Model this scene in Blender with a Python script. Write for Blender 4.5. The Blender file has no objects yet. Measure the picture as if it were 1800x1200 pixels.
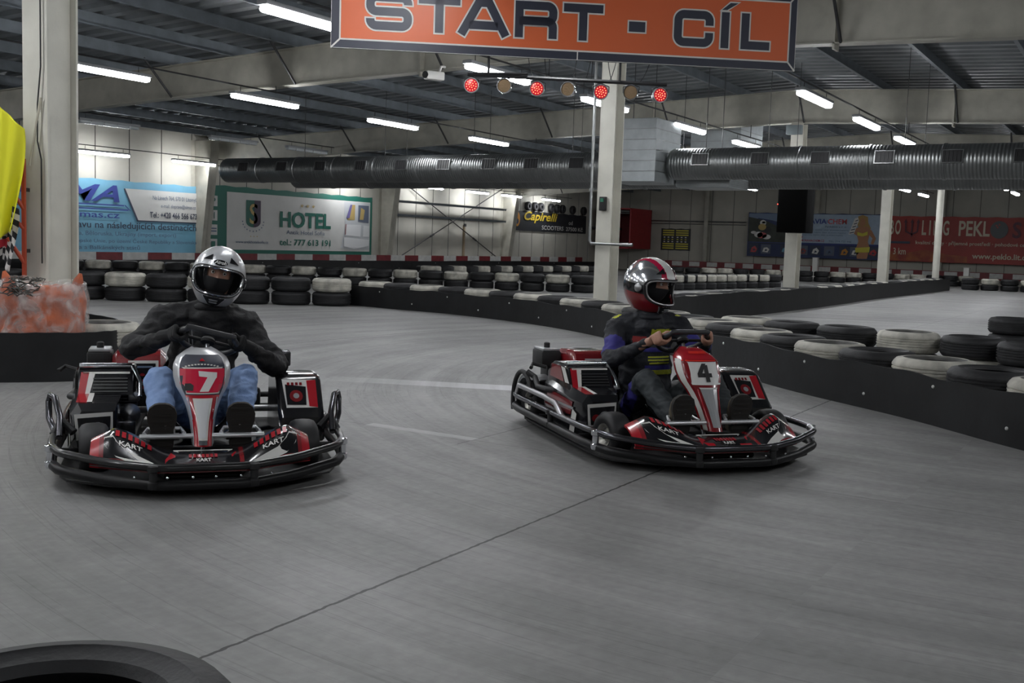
import bpy, bmesh, math, random
from mathutils import Vector, Matrix, noise
random.seed(7)
PI = math.pi
S = bpy.context.scene
COL = S.collection

# ------------------------------------------------------------------ camera
CAMF, PITCH, ROLL, YAW, CAMH = 1882.0, .0922, .0328, .5433, 1.2
cam = bpy.data.cameras.new('camera')
cam.sensor_width = 36.0
cam.lens = CAMF / 1800 * 36
cam.clip_start = .05
cam.clip_end = 300
camo = bpy.data.objects.new('camera', cam)
COL.objects.link(camo)
def _cam_matrix():
    fwd = Vector((math.cos(YAW), math.sin(YAW), 0))
    rgt = Vector((math.sin(YAW), -math.cos(YAW), 0))
    up = Vector((0, 0, 1))
    f2 = fwd * math.cos(PITCH) - up * math.sin(PITCH)
    u2 = up * math.cos(PITCH) + fwd * math.sin(PITCH)
    r3 = rgt * math.cos(ROLL) + u2 * math.sin(ROLL)
    u3 = u2 * math.cos(ROLL) - rgt * math.sin(ROLL)
    m = Matrix((r3, u3, -f2)).transposed().to_4x4()
    m.translation = Vector((0, 0, CAMH))
    return m
camo.matrix_world = _cam_matrix()
S.camera = camo

# ------------------------------------------------------------------ world, exposure, light settings
w = bpy.data.worlds.new('world')
S.world = w
w.use_nodes = True
w.node_tree.nodes['Background'].inputs[0].default_value = (.75, .85, 1, 1)
w.node_tree.nodes['Background'].inputs[1].default_value = .02
S.view_settings.view_transform = 'Standard'
S.view_settings.look = 'None'
S.view_settings.gamma = 1
S.view_settings.exposure = 0.18
LAMP_STRENGTH = 46.0
S.cycles.max_bounces = 6
S.cycles.diffuse_bounces = 4
S.cycles.sample_clamp_indirect = 4

# ------------------------------------------------------------------ materials
MATS = {}
def mat(name, col, rough=.6, metal=0., var=0., vscale=6., bump=0., bscale=40., emit=None, estr=0., coat=0., alpha=1., col2=None, spec=.5, trans=0.):
    if name in MATS:
        return MATS[name]
    m = bpy.data.materials.new(name)
    m.use_nodes = True
    nt = m.node_tree
    b = nt.nodes['Principled BSDF']
    c = tuple(col) + (1,)
    b.inputs['Base Color'].default_value = c
    b.inputs['Roughness'].default_value = rough
    b.inputs['Metallic'].default_value = metal
    b.inputs['Coat Weight'].default_value = coat
    b.inputs['Coat Roughness'].default_value = .08
    b.inputs['Alpha'].default_value = alpha
    b.inputs['Specular IOR Level'].default_value = spec
    b.inputs['Transmission Weight'].default_value = trans
    if emit:
        b.inputs['Emission Color'].default_value = tuple(emit) + (1,)
        b.inputs['Emission Strength'].default_value = estr
    tc = nt.nodes.new('ShaderNodeTexCoord')
    if var or col2:
        n = nt.nodes.new('ShaderNodeTexNoise')
        n.inputs['Scale'].default_value = vscale
        n.inputs['Detail'].default_value = 6
        nt.links.new(tc.outputs['Object'], n.inputs['Vector'])
        r = nt.nodes.new('ShaderNodeValToRGB')
        r.color_ramp.elements[0].position = .35
        r.color_ramp.elements[1].position = .68
        c2 = col2 if col2 else [x * (1 - var) for x in col]
        r.color_ramp.elements[0].color = tuple(c2) + (1,)
        r.color_ramp.elements[1].color = c
        nt.links.new(n.outputs['Fac'], r.inputs['Fac'])
        nt.links.new(r.outputs['Color'], b.inputs['Base Color'])
    if bump:
        n2 = nt.nodes.new('ShaderNodeTexNoise')
        n2.inputs['Scale'].default_value = bscale
        n2.inputs['Detail'].default_value = 5
        nt.links.new(tc.outputs['Object'], n2.inputs['Vector'])
        bp = nt.nodes.new('ShaderNodeBump')
        bp.inputs['Strength'].default_value = bump
        bp.inputs['Distance'].default_value = .02
        nt.links.new(n2.outputs['Fac'], bp.inputs['Height'])
        nt.links.new(bp.outputs['Normal'], b.inputs['Normal'])
    MATS[name] = m
    return m

cream = mat('cream_steel', (.43, .415, .355), .55, var=.22, vscale=3, bump=.05)
col_lit = mat('cream_column_lit', (.66, .645, .57), .5, var=.15, vscale=3, bump=.05)  # brighter copy of the cream steel, light of the near lamps put into the colour
creamw = mat('cream_wall', (.46, .445, .39), .7, var=.14, vscale=1.2)
roofm = mat('roof_sheet', (.20, .215, .225), .42, metal=.25, var=.3, vscale=2)
purlm = mat('purlin_zinc', (.20, .225, .25), .45, metal=.35, var=.25, vscale=4)
darkst = mat('dark_steel', (.03, .03, .032), .5, var=.3)
rubber = mat('rubber', (.016, .016, .018), .62, var=.45, vscale=9, bump=.15, bscale=60)
rubberb = mat('rubber_sheet', (.0125, .013, .0145), .5, var=.5, vscale=4, bump=.08, bscale=14, spec=.35)
whitep = mat('white_tyre_paint', (.60, .58, .51), .7, bump=.2, bscale=50, col2=(.30, .29, .255), vscale=6)
white = mat('white_gloss', (.72, .72, .70), .3)
offw = mat('off_white', (.70, .69, .66), .4)
black = mat('black_gloss', (.010, .010, .012), .18, coat=.5)
blackm = mat('black_matt', (.014, .014, .015), .6)
red = mat('red_gloss', (.42, .012, .022), .25, coat=.6)
redd = mat('dark_red_gloss', (.20, .010, .014), .25, coat=.6)
chrome = mat('chrome', (.75, .76, .80), .14, metal=1)
steel = mat('dull_steel', (.42, .42, .43), .35, metal=1)
gun = mat('dark_chromed_tube', (.10, .10, .11), .22, metal=.9)
silver = mat('silver_paint', (.62, .63, .65), .34, metal=.35, coat=.7)
galv = mat('galvanised', (.34, .35, .35), .33, metal=.85, var=.25, vscale=5)
navy = mat('navy', (.018, .022, .042), .5)
alu = mat('bright_aluminium', (.82, .83, .86), .32, metal=.75)
skin = mat('skin', (.50, .27, .19), .55, var=.15)

# ------------------------------------------------------------------ mesh builder
def V(*a):
    return Vector(a)
class MB:
    def __init__(self):
        self.bm = bmesh.new()
        self.mats = []
    def mi(self, m):
        if m not in self.mats:
            self.mats.append(m)
        return self.mats.index(m)
    def face(self, vs, m):
        try:
            f = self.bm.faces.new(vs)
            f.material_index = self.mi(m)
            return f
        except ValueError:
            return None
    def poly(self, pts, m):
        return self.face([self.bm.verts.new(p) for p in pts], m)
    def box(self, c, s, m, rot=None, bev=0.):
        sub = bmesh.new()
        bmesh.ops.create_cube(sub, size=1)
        bmesh.ops.scale(sub, vec=s, verts=sub.verts)
        if bev:
            bmesh.ops.bevel(sub, geom=list(sub.edges), offset=bev, segments=2, profile=.5, affect='EDGES')
        M = Matrix.Translation(c)
        if rot is not None:
            M = M @ (rot if isinstance(rot, Matrix) else Matrix.Rotation(rot, 4, 'Z'))
        bmesh.ops.transform(sub, matrix=M, verts=sub.verts)
        self.merge(sub, m)
    def merge(self, sub, m):
        i = self.mi(m)
        mp = {}
        for v in sub.verts:
            mp[v] = self.bm.verts.new(v.co)
        for f in sub.faces:
            try:
                g = self.bm.faces.new([mp[v] for v in f.verts])
                g.material_index = i
            except ValueError:
                pass
        sub.free()
    def rings(self, rings, m, cap=True, closed=False):
        R = [[self.bm.verts.new(p) for p in r] for r in rings]
        n = len(R[0])
        k = len(R)
        for a in range(k if closed else k - 1):
            A, B = R[a], R[(a + 1) % k]
            for i in range(n):
                self.face([A[i], A[(i + 1) % n], B[(i + 1) % n], B[i]], m)
        if cap and not closed:
            self.face(list(reversed(R[0])), m)
            self.face(R[-1], m)
    def tube(self, pts, r, m, seg=10, closed=False, sx=1., sy=1.):
        pts = [Vector(p) for p in pts]
        n = len(pts)
        rs = r if isinstance(r, (list, tuple)) else [r] * n
        T = []
        for i in range(n):
            if closed:
                d = (pts[(i + 1) % n] - pts[i - 1])
            else:
                d = pts[min(i + 1, n - 1)] - pts[max(i - 1, 0)]
            T.append(d.normalized())
        up = Vector((0, 0, 1)) if abs(T[0].z) < .9 else Vector((1, 0, 0))
        N = (up - T[0] * up.dot(T[0])).normalized()
        out = []
        for i in range(n):
            N = (N - T[i] * N.dot(T[i])).normalized()
            B = T[i].cross(N)
            out.append([pts[i] + (N * math.sin(2 * PI * k / seg) * sy + B * math.cos(2 * PI * k / seg) * sx) * rs[i] for k in range(seg)])
        self.rings(out, m, closed=closed)
    def lathe(self, prof, m, seg=32, M=None, mfun=None, close=False):
        """prof: (radius, height) pairs about the local Z axis"""
        M = M or Matrix()
        R = []
        for (r, z) in prof:
            R.append([self.bm.verts.new(M @ Vector((r * math.cos(2 * PI * k / seg), r * math.sin(2 * PI * k / seg), z))) for k in range(seg)])
        k = len(R)
        for a in range(k if close else k - 1):
            A, B = R[a], R[(a + 1) % k]
            for i in range(seg):
                mm = mfun(a, i) if mfun else m
                self.face([A[i], A[(i + 1) % seg], B[(i + 1) % seg], B[i]], mm)
        if not close:
            if prof[0][0] > 1e-4:
                self.face(list(reversed(R[0])), m)
            if prof[-1][0] > 1e-4:
                self.face(R[-1], m)
    def ball(self, c, r, m, seg=16, M=None):
        sub = bmesh.new()
        bmesh.ops.create_uvsphere(sub, u_segments=seg, v_segments=max(6, seg // 2 + 2), radius=1)
        rr = r if isinstance(r, (tuple, list)) else (r, r, r)
        bmesh.ops.scale(sub, vec=rr, verts=sub.verts)
        bmesh.ops.transform(sub, matrix=Matrix.Translation(c) @ (M or Matrix()), verts=sub.verts)
        self.merge(sub, m)
    def prism(self, pts, ax, a, b, m):
        """outline pts in the two axes other than ax, run from a to b along ax"""
        def P(p, t):
            q = [0, 0, 0]
            o = [i for i in range(3) if i != ax]
            q[o[0]], q[o[1]], q[ax] = p[0], p[1], t
            return Vector(q)
        self.rings([[P(p, a) for p in pts], [P(p, b) for p in pts]], m)
    def grid(self, fn, nu, nv, m, mfun=None, skip=None):
        g = [[self.bm.verts.new(fn(i / nu, j / nv)) for j in range(nv + 1)] for i in range(nu + 1)]
        for i in range(nu):
            for j in range(nv):
                if skip and skip((i + .5) / nu, (j + .5) / nv):
                    continue
                self.face([g[i][j], g[i + 1][j], g[i + 1][j + 1], g[i][j + 1]], mfun((i + .5) / nu, (j + .5) / nv) if mfun else m)
    def build(self, name, parent=None, sharp=38, smooth=True, norm=True):
        if norm:
            bmesh.ops.recalc_face_normals(self.bm, faces=self.bm.faces)
        me = bpy.data.meshes.new(name)
        self.bm.to_mesh(me)
        self.bm.free()
        for m in self.mats:
            me.materials.append(m)
        if smooth:
            me.shade_smooth()
            me.set_sharp_from_angle(angle=math.radians(sharp))
        o = bpy.data.objects.new(name, me)
        COL.objects.link(o)
        if parent:
            o.parent = parent
        return o

def tag(o, label=None, cat=None, group=None, kind=None):
    if label: o['label'] = label
    if cat: o['category'] = cat
    if group: o['group'] = group
    if kind: o['kind'] = kind
    return o
def empty(name, loc=(0, 0, 0), rz=0., label=None, cat=None, group=None, kind=None):
    o = bpy.data.objects.new(name, None)
    COL.objects.link(o)
    o.location = loc
    o.rotation_euler = (0, 0, rz)
    o.empty_display_size = .1
    return tag(o, label, cat, group, kind)
def copy_tree(o, parent=None):
    c = o.copy()
    COL.objects.link(c)
    c.parent = parent
    for ch in list(o.children):
        copy_tree(ch, c)
    return c

# lettering: font outlines turned into polygons, in a unit box
_TX = {}
def text_polys(body, weight=0., shear=0.):
    key = (body, weight, shear)
    if key in _TX:
        return _TX[key]
    cu = bpy.data.curves.new('t', 'FONT')
    cu.body = body
    cu.offset = weight
    cu.shear = shear
    cu.resolution_u = 3
    o = bpy.data.objects.new('t', cu)
    COL.objects.link(o)
    dg = bpy.context.evaluated_depsgraph_get()
    me = bpy.data.meshes.new_from_object(o.evaluated_get(dg))
    xs = [v.co.x for v in me.vertices] or [0, 1]
    ys = [v.co.y for v in me.vertices] or [0, 1]
    x0, x1, y0, y1 = min(xs), max(xs), min(ys), max(ys)
    P = [[((me.vertices[i].co.x - x0) / (x1 - x0), (me.vertices[i].co.y - y0) / (y1 - y0)) for i in f.vertices] for f in me.polygons]
    bpy.data.objects.remove(o)
    bpy.data.curves.remove(cu)
    bpy.data.meshes.remove(me)
    _TX[key] = P
    return P
class Flat:
    """draws on a surface: (u, v) metres and a small lift, through fn(u, v, lift) -> 3D"""
    def __init__(self, mb, fn, lift=.004):
        self.mb, self.fn, self.lift, self.n = mb, fn, lift, 1
    def poly(self, pts, m, k=1):
        self.mb.poly([self.fn(u, v, self.lift * k) for u, v in pts], m)
    def rect(self, u0, v0, u1, v1, m, k=1):
        self.poly([(u0, v0), (u1, v0), (u1, v1), (u0, v1)], m, k)
    def text(self, body, u0, v0, u1, v1, m, k=3, weight=0., shear=0.):
        for p in text_polys(body, weight, shear):
            self.poly([(u0 + (u1 - u0) * x, v0 + (v1 - v0) * y) for x, y in p], m, k)
    def disc(self, u, v, ru, rv, m, k=1, n=20):
        self.poly([(u + ru * math.cos(2 * PI * i / n), v + rv * math.sin(2 * PI * i / n)) for i in range(n)], m, k)
    def stroke(self, pts, w, m, k=1, ext=0.):
        P = [Vector(p).to_2d() for p in pts]
        if ext:
            P[0] = P[0] + (P[0] - P[1]).normalized() * ext
            P[-1] = P[-1] + (P[-1] - P[-2]).normalized() * ext
        L, R = [], []
        for i in range(len(P)):
            a = (P[i] - P[i - 1]).normalized() if i else None
            b = (P[i + 1] - P[i]).normalized() if i < len(P) - 1 else None
            if a is None: a = b
            if b is None: b = a
            na, nb = Vector((-a.y, a.x)), Vector((-b.y, b.x))
            nn = (na + nb).normalized()
            d = w / 2 / max(.35, nn.dot(na))
            L.append(P[i] + nn * d)
            R.append(P[i] - nn * d)
        for i in range(len(P) - 1):
            self.poly([L[i], R[i], R[i + 1], L[i + 1]], m, k)

# ================================================================== THE HALL
WY, FX, RY, BX, RIDGE = 25.1, 51.3, -11.0, -9.0, 7.0
COLX = [-4.0, 5.0, 14.2, 23.3, 32.3, 40.9]
def roof_z(y):      # top of the rafters
    return 4.68 - .042 * abs(y - RIDGE)
def under_z(y):     # underside of the rafters
    a = abs(y - RIDGE)
    return 3.97 - .030 * a - (.012 * max(0, a - 9) ** 1.35 if y > RIDGE else 0)

def floor_material():
    m = bpy.data.materials.new('concrete_floor')
    m.use_nodes = True
    nt = m.node_tree
    N, L = nt.nodes, nt.links
    b = N['Principled BSDF']
    geo = N.new('ShaderNodeNewGeometry')
    sep = N.new('ShaderNodeSeparateXYZ')
    L.new(geo.outputs['Position'], sep.inputs[0])
    def math_(op, a, b_=None, c=None):
        n = N.new('ShaderNodeMath'); n.operation = op
        for i, x in enumerate((a, b_, c)):
            if x is None: continue
            if isinstance(x, (int, float)): n.inputs[i].default_value = x
            else: L.new(x, n.inputs[i])
        return n.outputs[0]
    X, Y = sep.outputs[0], sep.outputs[1]
    # rubber laid down by turning karts: noise drawn out along arcs round a point of the track
    dx, dy = math_('SUBTRACT', X, 10.0), math_('SUBTRACT', Y, 1.0)
    rad = math_('SQRT', math_('ADD', math_('MULTIPLY', dx, dx), math_('MULTIPLY', dy, dy)))
    ang = math_('ARCTAN2', dy, dx)
    def streak(rs, as_, sc, w=0.):
        cmb = N.new('ShaderNodeCombineXYZ')
        L.new(math_('MULTIPLY', rad, rs), cmb.inputs[0])
        L.new(math_('MULTIPLY', ang, as_), cmb.inputs[1])
        cmb.inputs[2].default_value = w
        n = N.new('ShaderNodeTexNoise')
        n.inputs['Scale'].default_value = sc
        n.inputs['Detail'].default_value = 5
        n.inputs['Roughness'].default_value = .6
        L.new(cmb.outputs[0], n.inputs['Vector'])
        return n.outputs['Fac']
    s1, s2 = streak(1.3, .8, 2.0), streak(4.5, .9, 2.0, 7.)
    big = N.new('ShaderNodeTexNoise'); big.inputs['Scale'].default_value = .35; big.inputs['Detail'].default_value = 4
    L.new(geo.outputs['Position'], big.inputs['Vector'])
    mid = N.new('ShaderNodeTexNoise'); mid.inputs['Scale'].default_value = 2.6; mid.inputs['Detail'].default_value = 7; mid.inputs['Roughness'].default_value = .65
    L.new(geo.outputs['Position'], mid.inputs['Vector'])
    fine = N.new('ShaderNodeTexNoise'); fine.inputs['Scale'].default_value = 22; fine.inputs['Detail'].default_value = 8
    L.new(geo.outputs['Position'], fine.inputs['Vector'])
    mix = math_('ADD', math_('ADD', math_('MULTIPLY', s1, .34), math_('MULTIPLY', s2, .17)), math_('ADD', math_('ADD', math_('MULTIPLY', big.outputs['Fac'], .28), math_('MULTIPLY', mid.outputs['Fac'], .16)), math_('MULTIPLY', fine.outputs['Fac'], .14)))
    ramp = N.new('ShaderNodeValToRGB')
    e = ramp.color_ramp.elements
    e[0].position, e[0].color = .37, (.130, .129, .127, 1)
    e[1].position, e[1].color = .66, (.315, .311, .304, 1)
    x = ramp.color_ramp.elements.new(.53); x.color = (.222, .220, .216, 1)
    L.new(mix, ramp.inputs['Fac'])
    # thin dark skid lines
    sk = streak(9.0, .5, 2.2, 3.)
    thin = math_('LESS_THAN', math_('ABSOLUTE', math_('SUBTRACT', sk, .5)), .006)
    # expansion joints
    def line(v, at, per, wd):
        t = math_('SUBTRACT', v, at - per / 2)
        return math_('LESS_THAN', math_('ABSOLUTE', math_('SUBTRACT', math_('FLOORED_MODULO', t, per), per / 2)), wd)
    wob = math_('MULTIPLY', math_('SUBTRACT', fine.outputs['Fac'], .5), .02)
    jy = line(math_('ADD', Y, wob), 2.245, 6.0, .0065)
    j2 = math_('MULTIPLY', line(math_('ADD', Y, wob), 3.50, 100, .006), math_('GREATER_THAN', X, 5.2))
    jx = math_('MULTIPLY', line(math_('ADD', X, wob), 5.37, 6.0, .006), 1.0)
    dark = math_('MAXIMUM', math_('MAXIMUM', math_('MULTIPLY', jy, .96), math_('MULTIPLY', j2, .6)), math_('MULTIPLY', jx, .35))
    dark = math_('MAXIMUM', dark, math_('MULTIPLY', thin, .28))
    mx = N.new('ShaderNodeMixRGB'); mx.blend_type = 'MIX'
    L.new(dark, mx.inputs[0]); L.new(ramp.outputs[0], mx.inputs[1]); mx.inputs[2].default_value = (.02, .02, .02, 1)
    # worn painted start line and grid line
    u = math_('ADD', math_('MULTIPLY', math_('SUBTRACT', X, 6.93), .38), math_('MULTIPLY', math_('SUBTRACT', Y, 5.90), -.925))
    v = math_('ADD', math_('MULTIPLY', math_('SUBTRACT', X, 6.93), .925), math_('MULTIPLY', math_('SUBTRACT', Y, 5.90), .38))
    band = math_('MULTIPLY', math_('MULTIPLY', math_('LESS_THAN', math_('ABSOLUTE', math_('SUBTRACT', v, .04)), .15), math_('GREATER_THAN', u, -.1)), math_('LESS_THAN', u, 2.6))
    wear = math_('MULTIPLY', band, math_('MINIMUM', math_('MAXIMUM', math_('ADD', math_('MULTIPLY', u, .55), .10), .1), .95))
    g2 = math_('MULTIPLY', math_('MULTIPLY', math_('LESS_THAN', math_('ABSOLUTE', math_('SUBTRACT', X, 5.40)), .045), math_('GREATER_THAN', Y, 3.50)), math_('LESS_THAN', Y, 4.32))
    wr = math_('MULTIPLY', math_('MAXIMUM', wear, math_('MULTIPLY', g2, .45)), math_('ADD', math_('MULTIPLY', s2, .9), .35))
    mx2 = N.new('ShaderNodeMixRGB')
    L.new(wr, mx2.inputs[0]); L.new(mx.outputs[0], mx2.inputs[1]); mx2.inputs[2].default_value = (.62, .62, .64, 1)
    L.new(mx2.outputs[0], b.inputs['Base Color'])
    rr = N.new('ShaderNodeMapRange')
    rr.inputs[1].default_value, rr.inputs[2].default_value, rr.inputs[3].default_value, rr.inputs[4].default_value = .35, .7, .62, .44
    L.new(mix, rr.inputs[0]); L.new(rr.outputs[0], b.inputs['Roughness'])
    bp = N.new('ShaderNodeBump'); bp.inputs['Strength'].default_value = .12; bp.inputs['Distance'].default_value = .01
    L.new(fine.outputs['Fac'], bp.inputs['Height']); L.new(bp.outputs[0], b.inputs['Normal'])
    return m
def plain(name, pts, m, kind='structure'):
    b = MB(); b.poly(pts, m)
    return tag(b.build(name, smooth=False, norm=False), kind=kind)
fb = MB()
fb.box(((FX + BX) / 2, (WY + RY) / 2, -.1), (FX - BX + 1, WY - RY + 1, .2), floor_material())
tag(fb.build('floor', smooth=False), kind='structure')

# walls of upright sheet-metal panels with joints
def panel_wall(name, p0, p1, z1, inward, apex=None):
    b = MB()
    d = Vector(p1) - Vector(p0)
    L = d.length
    d.normalize()
    n = Vector(inward)
    k = int(L / 1.13)
    for i in range(k + 1):
        a, c = i * 1.13, min(L, (i + 1) * 1.13)
        if c - a < .05: continue
        def top(t):
            y = (Vector(p0) + d * t).y
            return roof_z(y) + .2 if apex else z1
        q = [Vector(p0).to_3d() + d.to_3d() * t for t in (a, a + .03, c)]
        o = n.to_3d() * .02
        b.poly([q[1] + o, q[2] + o, q[2] + o + V(0, 0, top(c)), q[1] + o + V(0, 0, top(a + .03))], creamw)
        b.poly([q[0], q[1], q[1] + V(0, 0, top(a + .03)), q[0] + V(0, 0, top(a))], mat('wall_joint', (.16, .15, .13), .8))
        b.poly([q[0], q[0] + o, q[0] + o + V(0, 0, top(a)), q[0] + V(0, 0, top(a))], creamw)
    return tag(b.build(name, smooth=False, norm=False), kind='structure')
panel_wall('wall_left', (BX, WY), (FX, WY), roof_z(WY) + .2, (0, -1))
panel_wall('wall_right', (BX, RY), (FX, RY), roof_z(RY) + .2, (0, 1))
panel_wall('wall_far', (FX, RY), (FX, WY), 5, (-1, 0), apex=True)
panel_wall('wall_back', (BX, RY), (BX, WY), 5, (1, 0), apex=True)

# roof: trapezoid sheet, ribs running down the slope
b = MB()
x = BX
while x < FX:
    for (ya, yb) in ((RY, RIDGE), (RIDGE, WY)):
        za, zb = roof_z(ya) + .2, roof_z(yb) + .2
        xs = [(x, 0), (x + .16, 0), (x + .20, .06), (x + .36, .06), (x + .40, 0)]
        for (xa, ha), (xb, hb) in zip(xs, xs[1:]):
            b.poly([V(xa, ya, za + ha), V(xb, ya, za + hb), V(xb, yb, zb + hb), V(xa, yb, zb + ha)], roofm)
    x += .40
ceil = tag(b.build('ceiling', smooth=False, norm=False), kind='structure')
# purlins
y = RY + .8
k = 0
while y < WY:
    z = roof_z(y)
    q = MB()
    L = FX - BX
    cx = (FX + BX) / 2
    q.box((cx, y, z + .10), (L, .012, .20), purlm)
    q.box((cx, y + .03, z + .19), (L, .06, .012), purlm)
    q.box((cx, y - .03, z + .006), (L, .06, .012), purlm)
    p = q.build('purlin', ceil, smooth=False)
    y += 1.55

def h_section(b, cx, cy, z0, z1, w, d, m, t=.02, rz=0.):
    """rolled H section standing upright: flanges face +-X, web along X"""
    R = Matrix.Translation((cx, cy, (z0 + z1) / 2)) @ Matrix.Rotation(rz, 4, 'Z')
    def bx(c, s):
        sub = bmesh.new(); bmesh.ops.create_cube(sub, size=1)
        bmesh.ops.scale(sub, vec=s, verts=sub.verts)
        bmesh.ops.transform(sub, matrix=R @ Matrix.Translation(c), verts=sub.verts)
        b.merge(sub, m)
    bx((-d / 2 + t / 2, 0, 0), (t, w, z1 - z0))
    bx((d / 2 - t / 2, 0, 0), (t, w, z1 - z0))
    bx((0, 0, 0), (d - 2 * t, .014, z1 - z0))
    bx((0, 0, -(z1 - z0) / 2 + .012), (d + .1, w + .1, .024))
ROWCOL = [(5.0 + .75, 8.05), (14.2, 7), (23.4, 7), (32.4, 7), (40.9, 7)]
clabel = ['thick cream steel column at the left, rising out of the tyre ring with the plastic-wrapped orange bundle',
          'cream steel column in the middle, with a conduit and a small switch box, behind the red helmet',
          'cream steel column carrying the black loudspeaker below the big duct',
          'cream steel column in front of the seam between the blue banner and the red banner',
          'thin pale column crossing the lettering of the red banner']
for (cx, cy), lb in zip(ROWCOL, clabel):
    b = MB()
    w_ = {14.2: .30, 40.9: .2}.get(cx, .33)
    if cx < 6:
        h_section(b, cx, cy, 0, 4.6, .27, .33, col_lit, .022, rz=math.radians(8))
        # boxed web: the column is closed with cover plates on the track side
        b.box((cx, cy - .05, 2.3), (.29, .05, 4.6), col_lit, rot=math.radians(8))
    elif cx == 40.9:
        b.tube([(cx, cy, 0), (cx, cy, 4.0)], .12, col_lit, 20)
    else:
        h_section(b, cx, cy, 0, under_z(7) - .004, w_ * .8, w_, col_lit, .018)
    o = b.build('steel_column', smooth=cx == 40.9)
    tag(o, lb, 'column')
    if cx < 6:
        q = MB()
        cf = V(cx, cy, 0) + V(-.85, -.52, 0).normalized() * .215 + V(-.52, .85, 0) * -.01
        pts = [V(cf.x, cf.y, z) for z in (4.5, 3.2, 2.5, 2.2, 1.9, 1.75, 1.4, .9)]
        pts[3] += V(-.01, .03, 0); pts[4] += V(-.02, .02, 0)
        q.tube(pts, .006, blackm, 6)
        q.tube([V(cf.x, cf.y, 2.25), V(cf.x - .02, cf.y + .03, 2.05), V(cf.x - .05, cf.y + .08, 1.7)], .010, mat('old_tape', (.45, .42, .34), .5), 6)
        q.build('cable', o)
    if cx == 14.2:
        q = MB()
        q.tube([V(cx - .2, cy + .19, 4.0), V(cx - .2, cy + .19, 1.27), V(cx - .2, cy + .16, 1.22), V(cx - .2, cy - .05, 1.22), V(cx - .2, cy - .5, 1.22)], .022, galv, 10)
        for z in (2.35, 2.0): q.lathe([(0, -.02), (.035, -.02), (.035, .02), (0, .02)], galv, 10, Matrix.Translation((cx - .2, cy + .19, z)))
        q.build('conduit_pipe', o)
        q = MB(); q.box((cx - .19, cy, 1.80), (.06, .10, .20), blackm, bev=.006)
        q.box((cx - .225, cy, 1.85), (.02, .05, .05), mat('green_plastic', (.03, .16, .10), .4))
        q.build('switch_box', o)
    if cx == 23.4:
        q = MB(); q.box((cx - .2, cy + .05, 3.82), (.12, .34, .2), mat('grey_plastic', (.16, .19, .20), .5), bev=.01)
        q.build('junction_box', o)
# wall columns, tapered towards the floor
for i, cx in enumerate(COLX[1:]):
    cx -= .5 if cx > 20 else 0
    b = MB()
    zt = roof_z(WY)
    for (xa, xb) in ((cx - .16, cx + .16),):
        out = [(WY - .38, 0), (WY - .85, zt - .3), (WY - .85, zt), (WY, zt), (WY, 0)]
        b.prism(out, 0, cx - .012, cx + .012, cream)
        for (a, c) in zip(out[:3], out[1:3]):
            b.poly([V(xa, a[0], a[1]), V(xb, a[0], a[1]), V(xb, c[0], c[1]), V(xa, c[0], c[1])], cream)
            b.poly([V(xa, a[0] + .02, a[1]), V(xb, a[0] + .02, a[1]), V(xb, c[0] + .02, c[1]), V(xa, c[0] + .02, c[1])], cream)
        b.poly([V(xa, out[0][0], 0), V(xa, out[0][0] + .02, 0), V(xa, out[1][0] + .02, out[1][1]), V(xa, out[1][0], out[1][1])], cream)
        b.box((cx, WY - .01, zt / 2), (.32, .03, zt), cream)
    o = b.build('steel_column', smooth=False, norm=False)
    tag(o, ['tapered cream wall column behind the left column', 'tapered cream wall column left of the pale blue banner', 'tapered cream wall column between the pale blue banner and the hotel banner',
            'tapered cream wall column between the hotel banner and the cross-braced bay', 'tapered cream wall column left of the black scooter banner'][i], 'column')
# posts of the far wall
for yy, lb in ((19.7, 'slim cream post on the far wall beside the yellow-lettered board'), (14.2, 'slim cream post on the far wall behind the loudspeaker column'), (8.6, 'slim cream post on the far wall behind the red banner')):
    b = MB(); h_section(b, FX - .2, yy, 0, roof_z(yy), .2, .26, cream, .015)
    tag(b.build('steel_column', smooth=False), lb, 'column')

# rafters with fly braces
rl = {5.0: 'cream roof beam nearest the camera, above the left column', 14.2: 'cream roof beam nearest the signboard, passing behind it and over the middle column',
      23.3: 'cream roof beam above the long duct and the loudspeaker column', 32.3: 'cream roof beam beyond the long duct, fourth from the camera', 40.9: 'cream roof beam farthest away, above the thin pale column', -4.0: 'cream roof beam behind the camera'}
for cx in COLX:
    b = MB()
    ys = [RY + i * (WY - RY) / 30 for i in range(31)] + [RIDGE]
    ys = sorted(set(ys))
    for ya, yb in zip(ys, ys[1:]):
        ta, tb, ua, ub = roof_z(ya), roof_z(yb), under_z(ya), under_z(yb)
        b.poly([V(cx, ya, ua), V(cx, yb, ub), V(cx, yb, tb), V(cx, ya, ta)], cream)
        for (za, zb, sg) in ((ua, ub, 1), (ta, tb, -1)):
            for dz in (0, .018 * sg):
                b.poly([V(cx - .11, ya, za + dz), V(cx + .11, ya, za + dz), V(cx + .11, yb, zb + dz), V(cx - .11, yb, zb + dz)], cream)
            b.poly([V(cx - .11, ya, za), V(cx - .11, yb, zb), V(cx - .11, yb, zb + .018 * sg), V(cx - .11, ya, za + .018 * sg)], cream)
    for ys_ in (3.84, 10.4):
        b.box((cx, ys_, (roof_z(ys_) + under_z(ys_)) / 2 - .02), (.22, .03, roof_z(ys_) - under_z(ys_) + .1), cream)
    o = b.build('roof_beam', smooth=False, norm=False)
    tag(o, rl[cx], 'beam', kind='structure')
    if cx > 0:
        yy = RY + .8 + 1.55
        while yy < WY - 1:
            q = MB()
            for s in (-1,):
                q.tube([V(cx + s * .75, yy, roof_z(yy) + .03), V(cx + s * .10, yy, under_z(yy) + .01)], .022, darkst, 6)
            q.build('brace', o, smooth=False)
            yy += 3.1

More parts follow.
